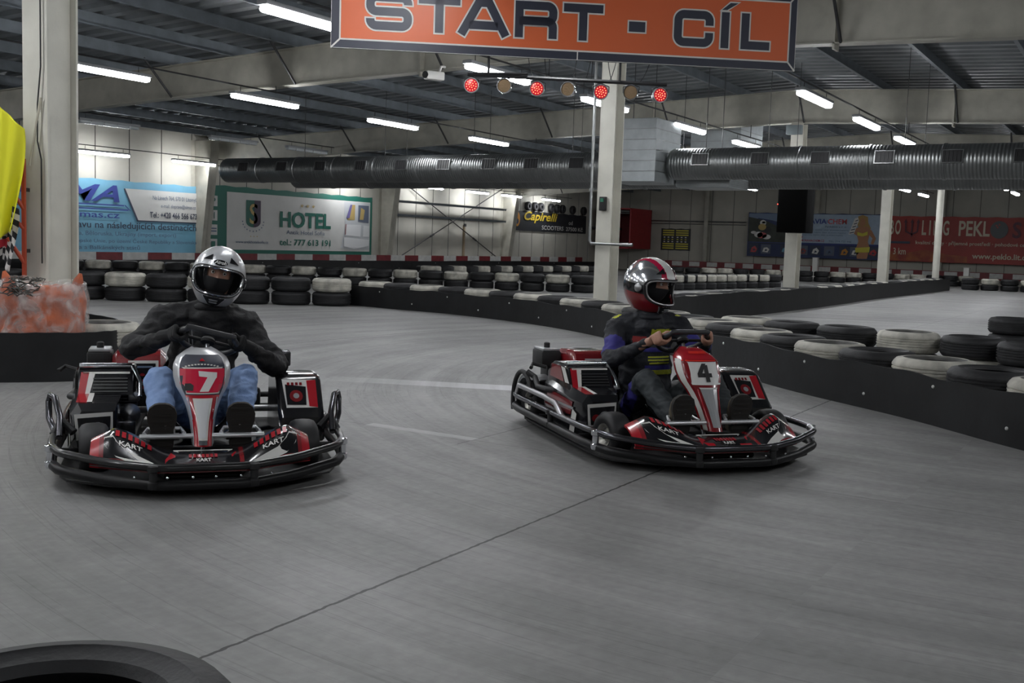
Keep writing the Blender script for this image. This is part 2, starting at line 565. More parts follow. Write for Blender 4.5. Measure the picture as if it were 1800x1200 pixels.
# skirting of red and white boards round the walls
def stripes(name, along, fixed, a, b_, z0, z1, nrm):
    q = MB()
    rw = mat('skirting_white', (.60, .60, .58), .5, var=.2)
    rr_ = mat('skirting_red', (.20, .022, .028), .5, var=.3)
    t, i = a, 0
    while t < b_:
        e = min(b_, t + .86)
        m_ = rw if i % 2 else rr_
        if along == 'x': q.box(((t + e) / 2, fixed, (z0 + z1) / 2), (e - t, .04, z1 - z0), m_)
        else: q.box((fixed, (t + e) / 2, (z0 + z1) / 2), (.04, e - t, z1 - z0), m_)
        t, i = e, i + 1
    return tag(q.build(name, smooth=False), kind='structure')
stripes('trim_1', 'x', 24.62, 0, 47.2, .36, .58, -1)
q = MB()
q.box((50.87, (RY + 23) / 2, .40), (.04, 23 - RY, .32), mat('skirting_red', (.20, .022, .028), .5, var=.3))
yy = RY + .2
while yy < 22.6:
    q.box((50.84, yy + .27, .42), (.03, .54, .22), MATS['skirting_white']); yy += .93
tag(q.build('trim_2', smooth=False), kind='structure')

# ------------------------------------------------------------------ strip lights
tube_on = mat('lit_tube', (1, 1, 1), .4, emit=(.95, .97, 1.0), estr=LAMP_STRENGTH)
lens_off = mat('unlit_lens', (.55, .58, .60), .12, coat=.5)
housing = mat('lamp_housing', (.30, .31, .32), .45)
def fixture(lit):
    e = empty('strip_light')
    q = MB()
    q.box((0, 0, .045), (1.60, .15, .05), housing, bev=.012)
    for s in (-.6, .6):
        q.tube([(s, 0, .06), (s, 0, .16)], .006, darkst, 6)
    q.build('lamp_housing', e)
    q = MB()
    q.box((0, 0, -.01), (1.56, .125, .075), tube_on if lit else lens_off, bev=.03)
    if not lit:
        for s in (-.5, -.17, .17, .5): q.box((s, 0, -.012), (.02, .13, .078), chrome)
    q.build('diffuser', e)
    return e
f_on, f_off = fixture(1), fixture(0)
used = {1: False, 0: False}
ZL = 3.5
rows = []
def light(x, y, z, lit, label, group):
    src = f_on if lit else f_off
    o = copy_tree(src) if used[lit] else src
    used[lit] = True
    o.location = (x, y, z)
    tag(o, label, 'lamp', group)
ordw = ['first', 'second', 'third', 'fourth', 'fifth', 'sixth', 'seventh', 'eighth', 'ninth', 'tenth', 'eleventh', 'twelfth', 'thirteenth', 'fourteenth', 'fifteenth', 'sixteenth', 'seventeenth', 'eighteenth', 'nineteenth', 'twentieth',
        'twenty-first', 'twenty-second', 'twenty-third', 'twenty-fourth', 'twenty-fifth', 'twenty-sixth', 'twenty-seventh', 'twenty-eighth', 'twenty-ninth', 'thirtieth']
def row(y, z, xs, name, group, lit=None):
    vis = 0
    for i, x in enumerate(xs):
        on = 1 if lit is None else lit[i]
        lb = '%s strip light, %s along %s' % ('glowing' if on else 'unlit', ordw[i], name)
        light(x, y, z, on, lb, group)
    q = MB()
    for xa, xb in ([(min(xs) - 2, max(xs) + 2)] if y != 8.02 else [(min(xs) - 2, 5.55), (5.95, max(xs) + 2)]):
        q.tube([(xa, y, z + .178), (xb, y, z + .178)], .014, darkst, 6)
    o = q.build('suspension_cable')
    tag(o, 'dark cable carrying %s' % name, 'cable')
    for X in (min(xs) - 2, max(xs) + 2): pass
    for cx in COLX:
        if min(xs) - 2 < cx < max(xs) + 2:
            q = MB(); q.tube([(cx - .11, y, z + .16), (cx - .11, y, under_z(y) + .01)], .008, darkst, 5); q.build('hanger', o)
row(13.5, ZL, [-3.8, -.4, 3.0, 6.5, 10.55, 13.85, 17.45, 21.05, 25.5, 29.5, 33.2, 36.2, 39.2], 'the row left of the signboard', 'strip lights of the row left of the signboard')
row(8.02, ZL, [-5.2, -1.8, 1.2, 3.9, 8.95, 12.7, 16.0, 19.6, 22.95, 26.3, 29.6, 33.0, 36.2, 39.7, 43.2], 'the row through the signboard', 'strip lights of the row through the signboard')
row(4.68, ZL, [-5.0, -1.3, 2.3, 5.9, 9.0, 12.2, 16.35, 19.65, 22.9, 26.3, 29.6, 33.0, 35.6, 38.6, 41.8], 'the row right of the signboard', 'strip lights of the row right of the signboard')
row(-2.2, ZL, [-4, 0, 4, 8, 12, 16, 20], 'the row out of view to the right', 'strip lights out of view to the right')
row(20.1, ZL, [15.8, 19.5, 22.2, 26.2, 30.6, 36, 39.2], 'the row under the roof left of the duct end', 'strip lights of the mostly unlit row', [0, 0, 0, 0, 0, 0, 0])
row(24.35, 3.2, [5.8, 12.2, 19.0, 22.1, 29.5, 33.9, 37.2, 39.9, 43.4], 'the row along the left wall banners', 'strip lights along the left wall')

# ------------------------------------------------------------------ ventilation ducts
def duct_metal():
    m = mat('spiral_duct', (.36, .37, .37), .36, metal=.9)
    nt = m.node_tree
    geo = nt.nodes.new('ShaderNodeNewGeometry')
    wv = nt.nodes.new('ShaderNodeTexWave')
    wv.bands_direction = 'Y'
    wv.inputs['Scale'].default_value = 5.5
    wv.inputs['Distortion'].default_value = .4
    nt.links.new(geo.outputs['Position'], wv.inputs['Vector'])
    bp = nt.nodes.new('ShaderNodeBump'); bp.inputs['Strength'].default_value = .35; bp.inputs['Distance'].default_value = .02
    nt.links.new(wv.outputs['Fac'], bp.inputs['Height'])
    nt.links.new(bp.outputs[0], nt.nodes['Principled BSDF'].inputs['Normal'])
    n = nt.nodes.new('ShaderNodeTexNoise'); n.inputs['Scale'].default_value = 1.5; n.inputs['Detail'].default_value = 5
    r = nt.nodes.new('ShaderNodeValToRGB')
    r.color_ramp.elements[0].color = (.13, .135, .135, 1); r.color_ramp.elements[1].color = (.32, .33, .33, 1)
    nt.links.new(geo.outputs['Position'], n.inputs['Vector']); nt.links.new(n.outputs['Fac'], r.inputs[0])
    nt.links.new(r.outputs[0], nt.nodes['Principled BSDF'].inputs['Base Color'])
    return m
dm = duct_metal()
def duct(x, z, ya, yb, r, label, vents, group=None):
    q = MB()
    M = Matrix.Translation((x, ya, z)) @ Matrix.Rotation(PI / 2, 4, 'X')
    L = ya - yb
    prof = [(0, -.10), (r * .6, -.08), (r * .9, -.03), (r, .02)]
    n = int(L / 1.2)
    for i in range(n):
        t = L * (i + 1) / (n + 1)
        prof += [(r, t - .03), (r + .012, t - .02), (r + .012, t + .02), (r, t + .03)]
    prof += [(r, L)]
    q.lathe(prof, dm, 40, M)
    o = tag(q.build('ventilation_duct'), label, 'duct', group)
    for vy in vents:
        q = MB()
        ang = math.radians(12)
        c = V(x - math.cos(ang) * r, vy, z + math.sin(ang) * r)
        R = Matrix.Rotation(ang, 4, 'Y')
        q.box(c, (.03, .30, .20), mat('vent_dark', (.012, .012, .013), .5), rot=R)
        for (dy, dz, sy, sz) in ((0, .104, .32, .008), (0, -.104, .32, .008), (.154, 0, .008, .21), (-.154, 0, .008, .21)):
            q.box(c + R @ V(-.008, dy, dz), (.03, sy, sz), galv, rot=R)
        for k in range(5): q.box(c + R @ V(-.012, -.12 + .06 * k, 0), (.02, .006, .19), darkst, rot=R)
        q.build('vent_grille', o, smooth=False)
    for hy in [yb + 1 + i * 2.3 for i in range(int(L / 2.3))]:
        q = MB()
        q.tube([(x, hy, z + r), (x, hy, roof_z(hy) + .1)], .006, darkst, 5)
        q.build('hanging_rod', o)
    return o
duct(18.6, 2.69, 19.35, 9.0, .285, 'long round spiral duct left of the middle column, with square grilles', [18.55, 17.35, 16.2, 15.05, 13.95, 12.85, 11.75, 10.75, 9.75, 9.0][:9])
duct(18.6, 2.73, 7.87, RY, .285, 'long round spiral duct crossing the right half above the loudspeaker', [7.25, 6.15, 5.1, 4.05, 3.0, 1.95, .9])
duct(20.3, 2.66, 18.7, RY, .285, 'second round duct, behind and partly below the grilled one', [])
def sheet_box(x0, x1, y0, y1, z0, z1, label):
    q = MB()
    q.box(((x0 + x1) / 2, (y0 + y1) / 2, (z0 + z1) / 2), (x1 - x0, y1 - y0, z1 - z0), mat('sheet_box', (.40, .43, .44), .5, metal=.35, var=.15), bev=.01)
    k = 6
    for i in range(1, k):
        z = z0 + (z1 - z0) * i / k
        q.box(((x0 + x1) / 2, (y0 + y1) / 2, z), (x1 - x0 + .02, y1 - y0 + .02, .012), galv)
    o = tag(q.build('duct_box', smooth=False), label, 'duct box')
    for hx in (x0 + .1, x1 - .1):
        q = MB(); q.tube([(hx, (y0 + y1) / 2, z1 - .02), (hx, (y0 + y1) / 2, roof_z((y0 + y1) / 2) + .1)], .008, darkst, 5); q.build('hanging_rod', o)
    return o
sheet_box(18.0, 19.15, 7.98, 9.0, 2.38, 3.52, 'grey sheet-metal duct box beside the middle column, lit bright on its right side')
sheet_box(18.93, 19.97, 6.9, 7.95, 2.33, 2.52, 'low grey sheet-metal box slung under the second duct right of the middle column')
sheet_box(24.6, 26.2, 8.75, 10.0, 2.98, 4.54, 'dark grey sheet-metal duct box beyond the duct, right of the brightly lit box')

# ------------------------------------------------------------------ banners
def wall_flat(mb, org, ud, nrm, lift):
    org, ud, nrm = Vector(org), Vector(ud), Vector(nrm)
    def sag(u, v):
        return .012 * math.sin(u * 2.1 + v) + .008 * math.sin(u * 5.3)
    return Flat(mb, lambda u, v, k: org + ud * u + V(0, 0, v) + nrm * (k + .02 + 0 * sag(u, v)), lift)
LBL = (0, -1, 0)
def banner(w_, h, org, ud, nrm, base):
    q = MB()
    f = wall_flat(q, org, ud, nrm, .012)
    n = Vector(nrm)
    o, u = Vector(org), Vector(ud)
    # cloth with a thickness and slightly scalloped edge between its eyelets
    K = max(6, int(w_ / .45))
    top, bot = [], []
    for i in range(K + 1):
        t = w_ * i / K
        dz = .03 * (i % 2)
        top.append(o + u * t + V(0, 0, h - dz)); bot.append(o + u * t + V(0, 0, dz * .4))
    for a in range(K):
        for lift in (0, .02):
            q.poly([bot[a] + n * lift, bot[a + 1] + n * lift, top[a + 1] + n * lift, top[a] + n * lift], base)
        q.poly([top[a], top[a + 1], top[a + 1] + n * .02, top[a] + n * .02], base)
        q.poly([bot[a], bot[a + 1], bot[a + 1] + n * .02, bot[a] + n * .02], base)
    return q, f
def fin(q, label, name='banner', cat='banner'):
    return tag(q.build(name, smooth=False, norm=False), label, cat)
sky = mat('banner_blue', (.17, .40, .55), .5, var=.12, vscale=2)
bw = mat('banner_white', (.60, .60, .58), .5, var=.08, vscale=2)
nb = mat('print_blue', (.035, .055, .26), .5)
ink = mat('print_ink', (.035, .045, .08), .5)
inkg = mat('print_grey', (.09, .13, .21), .5)
gr = mat('banner_green', (.012, .13, .095), .5)
# pale blue transport banner: u runs from X = 15.2 to 23.0, seen right of the left column from u = 3.3
x0 = 15.4
q, f = banner(7.5, 2.02, (x0, WY - .045, .55), (1, 0, 0), LBL, sky)
U = lambda X: X - x0
f.text('ALMA', U(16.55), 1.40, U(20.0), 1.86, nb, 3, .02, .35)
f.rect(U(16.3), 1.30, U(20.15), 1.335, nb, 3); f.rect(U(16.3), 1.18, U(20.3), 1.215, nb, 3); f.poly([(U(20.15), 1.335), (U(20.35), 1.18), (U(20.38), 1.18), (U(20.2), 1.335)], nb, 3)
f.text('www.almas.cz', U(17.2), .96, U(20.0), 1.13, nb, 3, .01)
f.poly([(U(20.65), .93), (U(20.2), 1.80), (U(22.85), 1.80), (U(22.85), .93)], bw, 2)
f.poly([(U(20.65), .93), (U(20.6), .90), (U(20.15), 1.79), (U(20.2), 1.80)], ink, 2)
f.rect(U(20.6), .895, U(22.85), .93, ink, 2)
f.text('Na Lánech 764, 570 01 Litomyšl', U(21.15), 1.50, U(22.8), 1.66, inkg, 3)
f.text('e-mail: doprava@almas.cz', U(21.45), 1.29, U(22.75), 1.43, inkg, 3)
f.text('Tel.: +420 466 566 673', U(21.05), 1.02, U(22.8), 1.19, ink, 3, .015)
f.text('Vám dopravu na následujících destinacích', U(17.3), .62, U(22.78), .86, ink, 3, .012)
f.text('do Ruska, Běloruska, Ukrajiny (import, export)', U(18.0), .44, U(22.0), .60, inkg, 3)
f.text('státy Evropské Unie, po území České Republiky a Slovenska', U(17.9), .25, U(22.8), .41, inkg, 3)
f.text('Turecka a Balkánských států', U(18.0), .06, U(20.7), .22, inkg, 3)
fin(q, 'pale blue transport banner with dark blue lettering and a white phone panel')
q, f = banner(4.3, 1.5, (9.6, WY - .045, .55), (1, 0, 0), LBL, mat('banner_pale', (.45, .52, .60), .5, var=.15))
f.poly([(3.4, .2), (3.7, .9), (4.2, .6), (4.0, .15)], nb, 2)
fin(q, 'pale grey-blue banner at the left edge, left of the thick column')
# hotel banner
x0 = 23.05
q, f = banner(8.15, 2.12, (x0, WY - .045, .55), (1, 0, 0), LBL, gr)
U = lambda X: X - x0
W0, W1 = .98, 8.02
f.rect(W0, .14, W1, 1.93, bw, 1)
def px(u_, v_):      # proportions read off the banner: 0..1 across the white field
    return W0 + (W1 - W0) * u_, .14 + 1.79 * v_
def tx(body, a, b_, c, d, m_, **k):
    p, r = px(a, b_), px(c, d)
    f.text(body, p[0], p[1], r[0], r[1], m_, 3, **k)
for i, (s, t) in enumerate((('P', 0), ('', 1), ('', 2), ('', 3))):
    vy = 1.62 - i * .44
    f.rect(.22, vy - .16, .58, vy + .16, bw, 2)
    if s: f.text(s, .33, vy - .10, .48, vy + .10, gr, 4, .02)
    elif i == 1: f.rect(.33, vy - .1, .36, vy + .1, gr, 4); f.rect(.42, vy - .1, .45, vy + .1, gr, 4)
    elif i == 2: f.rect(.27, vy + .02, .53, vy + .06, inkg, 4); f.rect(.27, vy - .06, .53, vy - .02, inkg, 4)
    else: f.rect(.32, vy - .09, .48, vy + .09, gr, 4)
tx('HOTEL', .33, .42, .69, .72, gr, weight=.035)
tx('Antik Hotel Sofia', .375, .30, .645, .375, inkg)
tx('tel.: 777 613 191', .33, .09, .69, .21, gr, weight=.02)
tx('www.antikhotelsofia.cz', .05, .115, .255, .165, inkg, weight=.01)
gold = mat('print_gold', (.45, .33, .12), .5)
for c in (.47, .51, .55): tx('*', c, .81, c + .022, .87, gold, weight=.02)
shield = [px(.115, .88), px(.205, .88), px(.205, .50)] + [px(.16 + .045 * math.cos(a), .50 + .10 * -math.sin(a)) for a in [PI * i / 10 for i in range(1, 10)]] + [px(.115, .50)]
f.poly(shield, mat('emblem_green', (.02, .12, .09), .5), 2)
f.poly([px(.165, .88), px(.205, .88), px(.205, .50)] + [px(.16 + .045 * math.cos(a), .50 - .10 * math.sin(a)) for a in [PI * i / 10 for i in range(1, 6)]], mat('emblem_dark', (.05, .03, .06), .5), 3)
tx('S', .135, .46, .187, .82, gold, weight=.01)
for i in range(11):
    a = PI + PI * i / 10
    cu, cv = .16 + .066 * math.cos(a), .50 + .17 * math.sin(a)
    p = px(cu, cv); f.rect(p[0] - .02, p[1] - .02, p[0] + .02, p[1] + .02, inkg, 2)
for c in (.145, .165, .185): p = px(c, .24); f.rect(p[0] - .02, p[1] - .015, p[0] + .02, p[1] + .015, gold, 2)
pic = mat('photo_pale', (.50, .52, .54), .5); picd = mat('photo_dark', (.10, .12, .17), .5)
f.poly([px(.77, .06), px(.80, .50), px(.79, .98), px(.995, .98), px(.995, .04), px(.86, .04)], pic, 2)
f.poly([px(.815, .62), px(.845, .93), px(.875, .93), px(.873, .63)], gold, 3)
f.poly([px(.805, .66), px(.835, .93), px(.85, .93), px(.83, .66)], mat('print_purple', (.14, .12, .3), .5), 4)
f.poly([px(.90, .60), px(.90, .93), px(.985, .93), px(.985, .58)], picd, 3)
f.poly([px(.91, .64), px(.92, .88), px(.95, .84), px(.94, .64)], gold, 4)
pw = mat('photo_white', (.66, .67, .68), .5)
f.poly([px(.80, .32), px(.80, .53), px(.925, .54), px(.92, .30)], pw, 3)
f.poly([px(.94, .30), px(.945, .53), px(.99, .52), px(.99, .30)], pw, 3)
f.poly([px(.79, .10), px(.79, .28), px(.99, .24), px(.985, .12), px(.87, .05)], pw, 4)
f.poly([px(.795, .33), px(.80, .54), px(.808, .54), px(.803, .33)], mat('print_rose', (.35, .2, .2), .5), 4)
fin(q, 'white and green hotel banner with a green emblem and a bedroom picture')
# scooter banner
x0 = 41.2
q, f = banner(7.1, .92, (x0, WY - .045, 1.74), (1, 0, 0), LBL, mat('banner_black', (.022, .024, .028), .5))
_fn = f.fn
f.fn = lambda u, v, k: _fn(u * .88, v, k)
f.text('Capirelli', 1.05, .38, 4.6, .90, mat('print_yellow', (.50, .36, .03), .5), 3, .02, .3)
f.text('SCOOTERS', 2.9, .10, 5.3, .30, bw, 3, .01)
f.text('od', 5.9, .40, 6.35, .60, bw, 3); f.text('27500 Kč', 5.6, .10, 7.6, .30, bw, 3, .01)
f.disc(.38, .52, .26, .33, mat('print_orange', (.50, .22, .03), .5), 2); f.disc(.38, .42, .12, .12, ink, 3)
o = fin(q, 'black scooter banner with gold and white lettering high on the left wall')
for i, u_ in enumerate((1.3, 2.0, 2.6, 3.7, 4.35, 4.95, 6.1, 7.4)):
    b = MB(); b.lathe([(.08, -.08), (.17, -.09), (.21, -.05), (.21, .05), (.17, .09), (.08, .08)], rubber, 18, Matrix.Translation((x0 + u_ * .9, WY - .14, 2.87)) @ Matrix.Rotation(PI / 2, 4, 'X'), close=True)
    tag(b.build('scooter_tyre'), 'small black scooter tyre hung above the scooter banner, %s from its left end' % ordw[i], 'tyre', 'scooter tyres above the black banner')
# far wall: blue banner, red banner, letter board.  u runs to the viewer's right = -Y
def far(Y0, w_, z0, h, base):
    return banner(w_, h, (FX - (.345 if w_ > 3 else .03), Y0, z0), (0, -1, 0), (-1, 0, 0), base)
bl = mat('banner_deep_blue', (.03, .05, .15), .5, var=.4, vscale=1.5)
q, f = far(17.5, 6.35, .92, 2.12, bl)
lb_ = mat('banner_light_blue', (.38, .48, .60), .5, var=.1)
f.rect(2.15, .72, 6.3, 2.07, lb_, 1)
f.poly([(.03, 1.25), (.03, 2.07), (2.15, 2.07), (2.15, 1.5), (1.2, 1.75), (.5, 1.85)], mat('photo_sky', (.16, .22, .33), .5), 1)
f.poly([(.03, .62), (.03, 1.9), (.8, 1.75), (2.15, 1.2), (2.15, .62)], mat('photo_hill', (.045, .055, .045), .5, var=.4, vscale=3), 2)
for (u_, v_, ru, rv, m_) in ((.75, 1.62, .16, .14, offw), (.72, 1.42, .2, .16, gold), (1.0, 1.3, .18, .14, darkst), (.55, 1.05, .22, .14, offw), (.72, 1.02, .25, .15, red), (.95, .95, .22, .12, offw), (.3, 1.15, .14, .07, offw), (.78, 1.64, .09, .05, darkst)):
    f.disc(u_, v_, ru, rv, m_, 3 if m_ is not gold else 4, 12)
f.text('MORAVIACHEM', 2.25, 1.62, 4.75, 1.86, nb, 3, .02)
f.rect(3.85, 1.60, 4.76, 1.88, lb_, 4); f.text('CHEM', 3.87, 1.62, 4.75, 1.86, red, 5, .02)
f.text('Pardubice s. r. o.', 3.75, 1.46, 4.75, 1.54, ink, 3)
for v_ in (1.30, 1.18, 1.06): f.text('autokosmetika  maziva  oleje  provozni kapaliny', 2.5, v_, 4.85 - (1.3 - v_), v_ + .07, inkg, 3)
f.text('SADY', 2.2, .94, 2.75, 1.04, red, 3); f.text('WWW.MORAVIACHEM.CZ', 2.2, .78, 3.75, .88, red, 3, .01); f.text('TEL: 774 722 446', 3.95, .78, 5.0, .86, inkg, 3)
f.rect(.03, .66, 6.3, .69, nb, 3)
for i, (a, m_) in enumerate(((.35, red), (.95, offw), (1.9, sky), (2.75, redd), (3.35, offw), (4.0, inkg), (4.7, mat('print_orange', (.50, .22, .03), .5)), (5.2, offw), (6.0, red))):
    f.rect(a - .24, .14, a + .24, .58, picd if i % 2 else ink, 3)
    f.poly([(a - .16, .2 + .03 * (i % 3)), (a - .1, .42), (a + .06, .5 - .05 * (i % 2)), (a + .18, .36), (a + .1, .2)], m_, 4)
    f.poly([(a - .05, .25), (a, .38), (a + .1, .3)], ink, 5)
# painted figure of a woman in a yellow two-piece
fl = mat('print_skin', (.42, .20, .10), .5); hair = mat('print_hair', (.40, .25, .08), .5); ylw = mat('print_lemon', (.62, .56, .06), .5)
f.poly([(5.25, 2.0), (5.45, 2.07), (5.68, 1.98), (5.72, 1.7), (5.85, 1.45), (5.6, 1.35), (5.3, 1.45), (5.2, 1.7)], hair, 3)
f.poly([(5.15, 1.42), (5.35, 1.55), (5.7, 1.52), (5.9, 1.35), (6.1, 1.0), (6.0, .72), (5.88, .76), (5.95, 1.0), (5.8, 1.15), (5.75, .85), (5.85, .55), (5.75, .05), (5.3, .05), (5.22, .5), (5.32, .85), (5.25, 1.1), (5.1, 1.2)], fl, 4)
f.poly([(5.35, 1.62), (5.38, 1.9), (5.55, 1.92), (5.6, 1.66), (5.47, 1.52)], fl, 5)
f.poly([(5.25, 1.28), (5.5, 1.22), (5.72, 1.32), (5.72, 1.15), (5.5, 1.08), (5.27, 1.12)], ylw, 6)
f.poly([(5.2, .55), (5.86, .60), (5.84, .36), (5.22, .33)], ylw, 6)
f.poly([(4.85, 1.15), (5.1, 1.9), (5.25, 1.95), (5.3, 1.8), (5.1, 1.2)], offw, 5)
for i in range(5): f.poly([(4.9 + .06 * i, 1.2 + .14 * i), (5.1 + .04 * i, 1.25 + .14 * i), (5.1 + .04 * i, 1.29 + .14 * i), (4.9 + .06 * i, 1.24 + .14 * i)], ink, 6)
fin(q, 'blue banner on the far wall with racing pictures and a woman in a yellow two-piece')
rb = mat('banner_red', (.36, .035, .025), .5, var=.25, vscale=1.2)
q, f = far(10.85, 7.2, .93, 2.05, rb)
org_ = mat('banner_flame', (.42, .13, .03), .5, col2=(.25, .03, .02), vscale=2.5)
f.poly([(.03, .04), (.03, .45), (.8, .38), (1.6, .55), (2.6, .36), (3.4, .30), (3.4, .04)], org_, 1)
pale = mat('print_cream', (.62, .55, .42), .5)
def ht(s, a, c, v0=1.20, v1=1.86): f.text(s, a, v0, c, v1, pale, 3, .02)
ht('B', .02, .22); ht('O', .27, .52)
dk = mat('print_maroon', (.09, .015, .03), .5)
for pts in ([(.72, 1.8), (.74, 1.35), (1.0, 1.22), (1.24, 1.35), (1.26, 1.8)], [(1.0, 1.85), (1.0, 1.12)]): f.stroke(pts, .07, dk, 3)
for c in (.72, 1.0, 1.26): f.poly([(c - .08, 1.74), (c, 1.92), (c + .08, 1.74)], dk, 4)
ht('L', 1.43, 1.62); ht('I', 1.74, 1.80); ht('N', 1.92, 2.18); ht('G', 2.32, 2.58)
ht('PEKLO'[:4], 2.98, 4.25)
f.disc(4.62, 1.50, .36, .38, mat('print_ball', (.02, .03, .035), .4), 3, 28)
for (a, c) in ((4.5, 1.68), (4.62, 1.72), (4.55, 1.6)): f.disc(a, c, .035, .04, rb, 4, 10)
f.text('S', 5.15, 1.15, 5.5, 1.85, dk, 3, .02)
f.text('kvalitní dráhy · příjemné prostředí · pohodové ceny', 1.2, .74, 5.9, .96, pale, 3, .01)
f.rect(.05, .80, .95, .90, ink, 3); f.text('3 km', .25, .30, .80, .60, pale, 3, .01)
f.text('www.peklo.lit.cz', 3.6, .14, 5.9, .46, pale, 3, .02)
fin(q, 'red bowling banner on the far wall with cream lettering and a black ball')
q, f = far(22.2, 1.6, 1.06, 1.12, mat('banner_black', (.022, .024, .028), .5))
yl = mat('print_yellow2', (.62, .55, .06), .5)
for i in range(9):
    v_ = .98 - .112 * i
    for (a, c) in ((.1, .72), (.82, 1.5)):
        if i in (3, 4, 5):
            for t in range(3): f.rect(a + .05 + .22 * t, v_, a + .14 + .22 * t, v_ + .05, offw if i != 4 else yl, 2)
        else: f.rect(a, v_, c, v_ + .06, yl, 2)
tag(q.build('notice_board', smooth=False, norm=False), 'small black notice board with yellow lines on the far wall', 'board')

# wall rails, cross bracing, pipe
for z in (2.60, 2.09):
    b = MB(); b.box((36.1, WY - .35, z), (8.0, .06, .09), purlm); b.box((36.1, WY - .38, z + .04), (8.0, .10, .012), galv)
    for X in (32.3, 39.9): b.box((X, WY - .2, z), (.08, .4, .06), purlm)
    tag(b.build('wall_rail', smooth=False), 'grey steel rail across the braced bay, %s of two' % ('upper' if z > 2.3 else 'lower'), 'rail')
for s, lb in ((1, 'thin dark bracing rod falling to the right in the braced bay'), (-1, 'thin dark bracing rod falling to the left in the braced bay')):
    b = MB()
    a, c = V(32.3, WY - .20 + .03 * s, 3.6 if s > 0 else .35), V(40.2, WY - .20 + .03 * s, .35 if s > 0 else 3.6)
    b.tube([a, c], .022, darkst, 8); m1 = a.lerp(c, .70 if s > 0 else .3); m2 = a.lerp(c, .73 if s > 0 else .33); b.tube([m1, m2], .04, darkst, 8)
    tag(b.build('bracing_rod'), lb, 'rod')
b = MB(); b.box((37.3, WY - .06, 1.05), (.09, .07, 1.6), mat('rust_post', (.26, .20, .13), .7)); b.box((37.3, WY - .10, 1.85), (.16, .04, .12), darkst)
tag(b.build('wall_post', smooth=False), 'narrow rusty upright on the wall under the crossing rods', 'post')
b = MB(); b.tube([(FX - .12, 23.4, 2.55), (FX - .12, 17.7, 2.55)], .035, galv, 8); b.tube([(FX - .12, 23.4, 2.42), (FX - .12, 17.7, 2.42)], .02, galv, 8)
tag(b.build('wall_pipe'), 'pair of thin grey pipes on the far wall above the notice board', 'pipe')
# red cabinet in the corner
e = empty('wall_cabinet', (49.9, 23.6, 1.08), 0, 'open-fronted red metal cabinet hung in the far corner behind the middle column', 'cabinet')
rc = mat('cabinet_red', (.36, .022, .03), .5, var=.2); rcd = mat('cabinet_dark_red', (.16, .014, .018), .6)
b = MB()
b.box((1.2, 0, 1.0), (.06, 1.75, 2.0), rcd); b.box((0, -.84, 1.0), (2.5, .06, 2.0), rc); b.box((0, .84, 1.0), (2.5, .06, 2.0), rc); b.box((0, 0, 1.97), (2.5, 1.75, .06), rc); b.box((0, 0, .03), (2.5, 1.75, .06), rc)
b.build('body', e, smooth=False)
for z in (1.85, .25):
    b = MB(); b.tube([(-1.28, -.8, z), (-1.28, .85, z)], .05, galv, 8); b.tube([(-1.28, -.8, z - .1), (-1.28, .85, z - .1)], .03, galv, 8); b.build('rail', e)
b = MB(); b.box((0, 1.1, 1.0), (2.3, .7, .1), darkst); b.build('wall_bracket', e)
for (yy, z1, lb) in ((13.3, .95, 'short white post in front of the far wall below the blue banner'), (7.0, .75, 'short white post in front of the far wall below the red banner')):
    b = MB(); b.box((48.0, yy, z1 / 2), (.22, .22, z1), offw, bev=.01); b.box((48.0, yy, z1 + .01), (.26, .26, .02), offw)
    tag(b.build('post', smooth=False), lb, 'post')
# loudspeaker
e = empty('loudspeaker', (22.85, 6.82, 1.60), math.radians(-6), 'tall black loudspeaker mounted on the column below the duct', 'loudspeaker')
b = MB(); b.box((0, 0, .55), (.42, .66, 1.10), mat('speaker_black', (.004, .004, .004), .9, spec=.15), bev=.02); b.build('cabinet', e)
b = MB(); b.box((-.215, 0, .55), (.012, .60, 1.04), mat('speaker_cloth', (.003, .003, .003), .98, spec=.1), bev=.004); b.build('grille', e)
b = MB(); b.ball((-.21, .325, .60), .012, mat('red_led', (.8, .02, .02), .4, emit=(1, .05, .03), estr=4), 8); b.build('indicator_light', e)
for z_ in (.3, .8):
    b = MB(); b.box((.29, 0, z_), (.17, .2, .12), darkst); b.build('bracket', e)
# camera on the beam
e = empty('security_camera', (13.83, 9.75, 3.72), 0, 'small pale security camera under the beam behind the signboard', 'camera')
b = MB(); b.box((-.1, .1, .0), (.30, .14, .13), offw, rot=math.radians(-30), bev=.02); b.build('housing', e)
b = MB(); b.lathe([(0, 0), (.05, 0), (.055, .04), (0, .04)], blackm, 16, Matrix.Translation((-.22, .16, 0)) @ Matrix.Rotation(-PI / 2, 4, 'Y')); b.build('lens', e)
b = MB(); b.tube([(0, .08, .06), (.05, .08, .16), (.15, .08, .17)], .02, offw, 8); b.build('bracket', e)

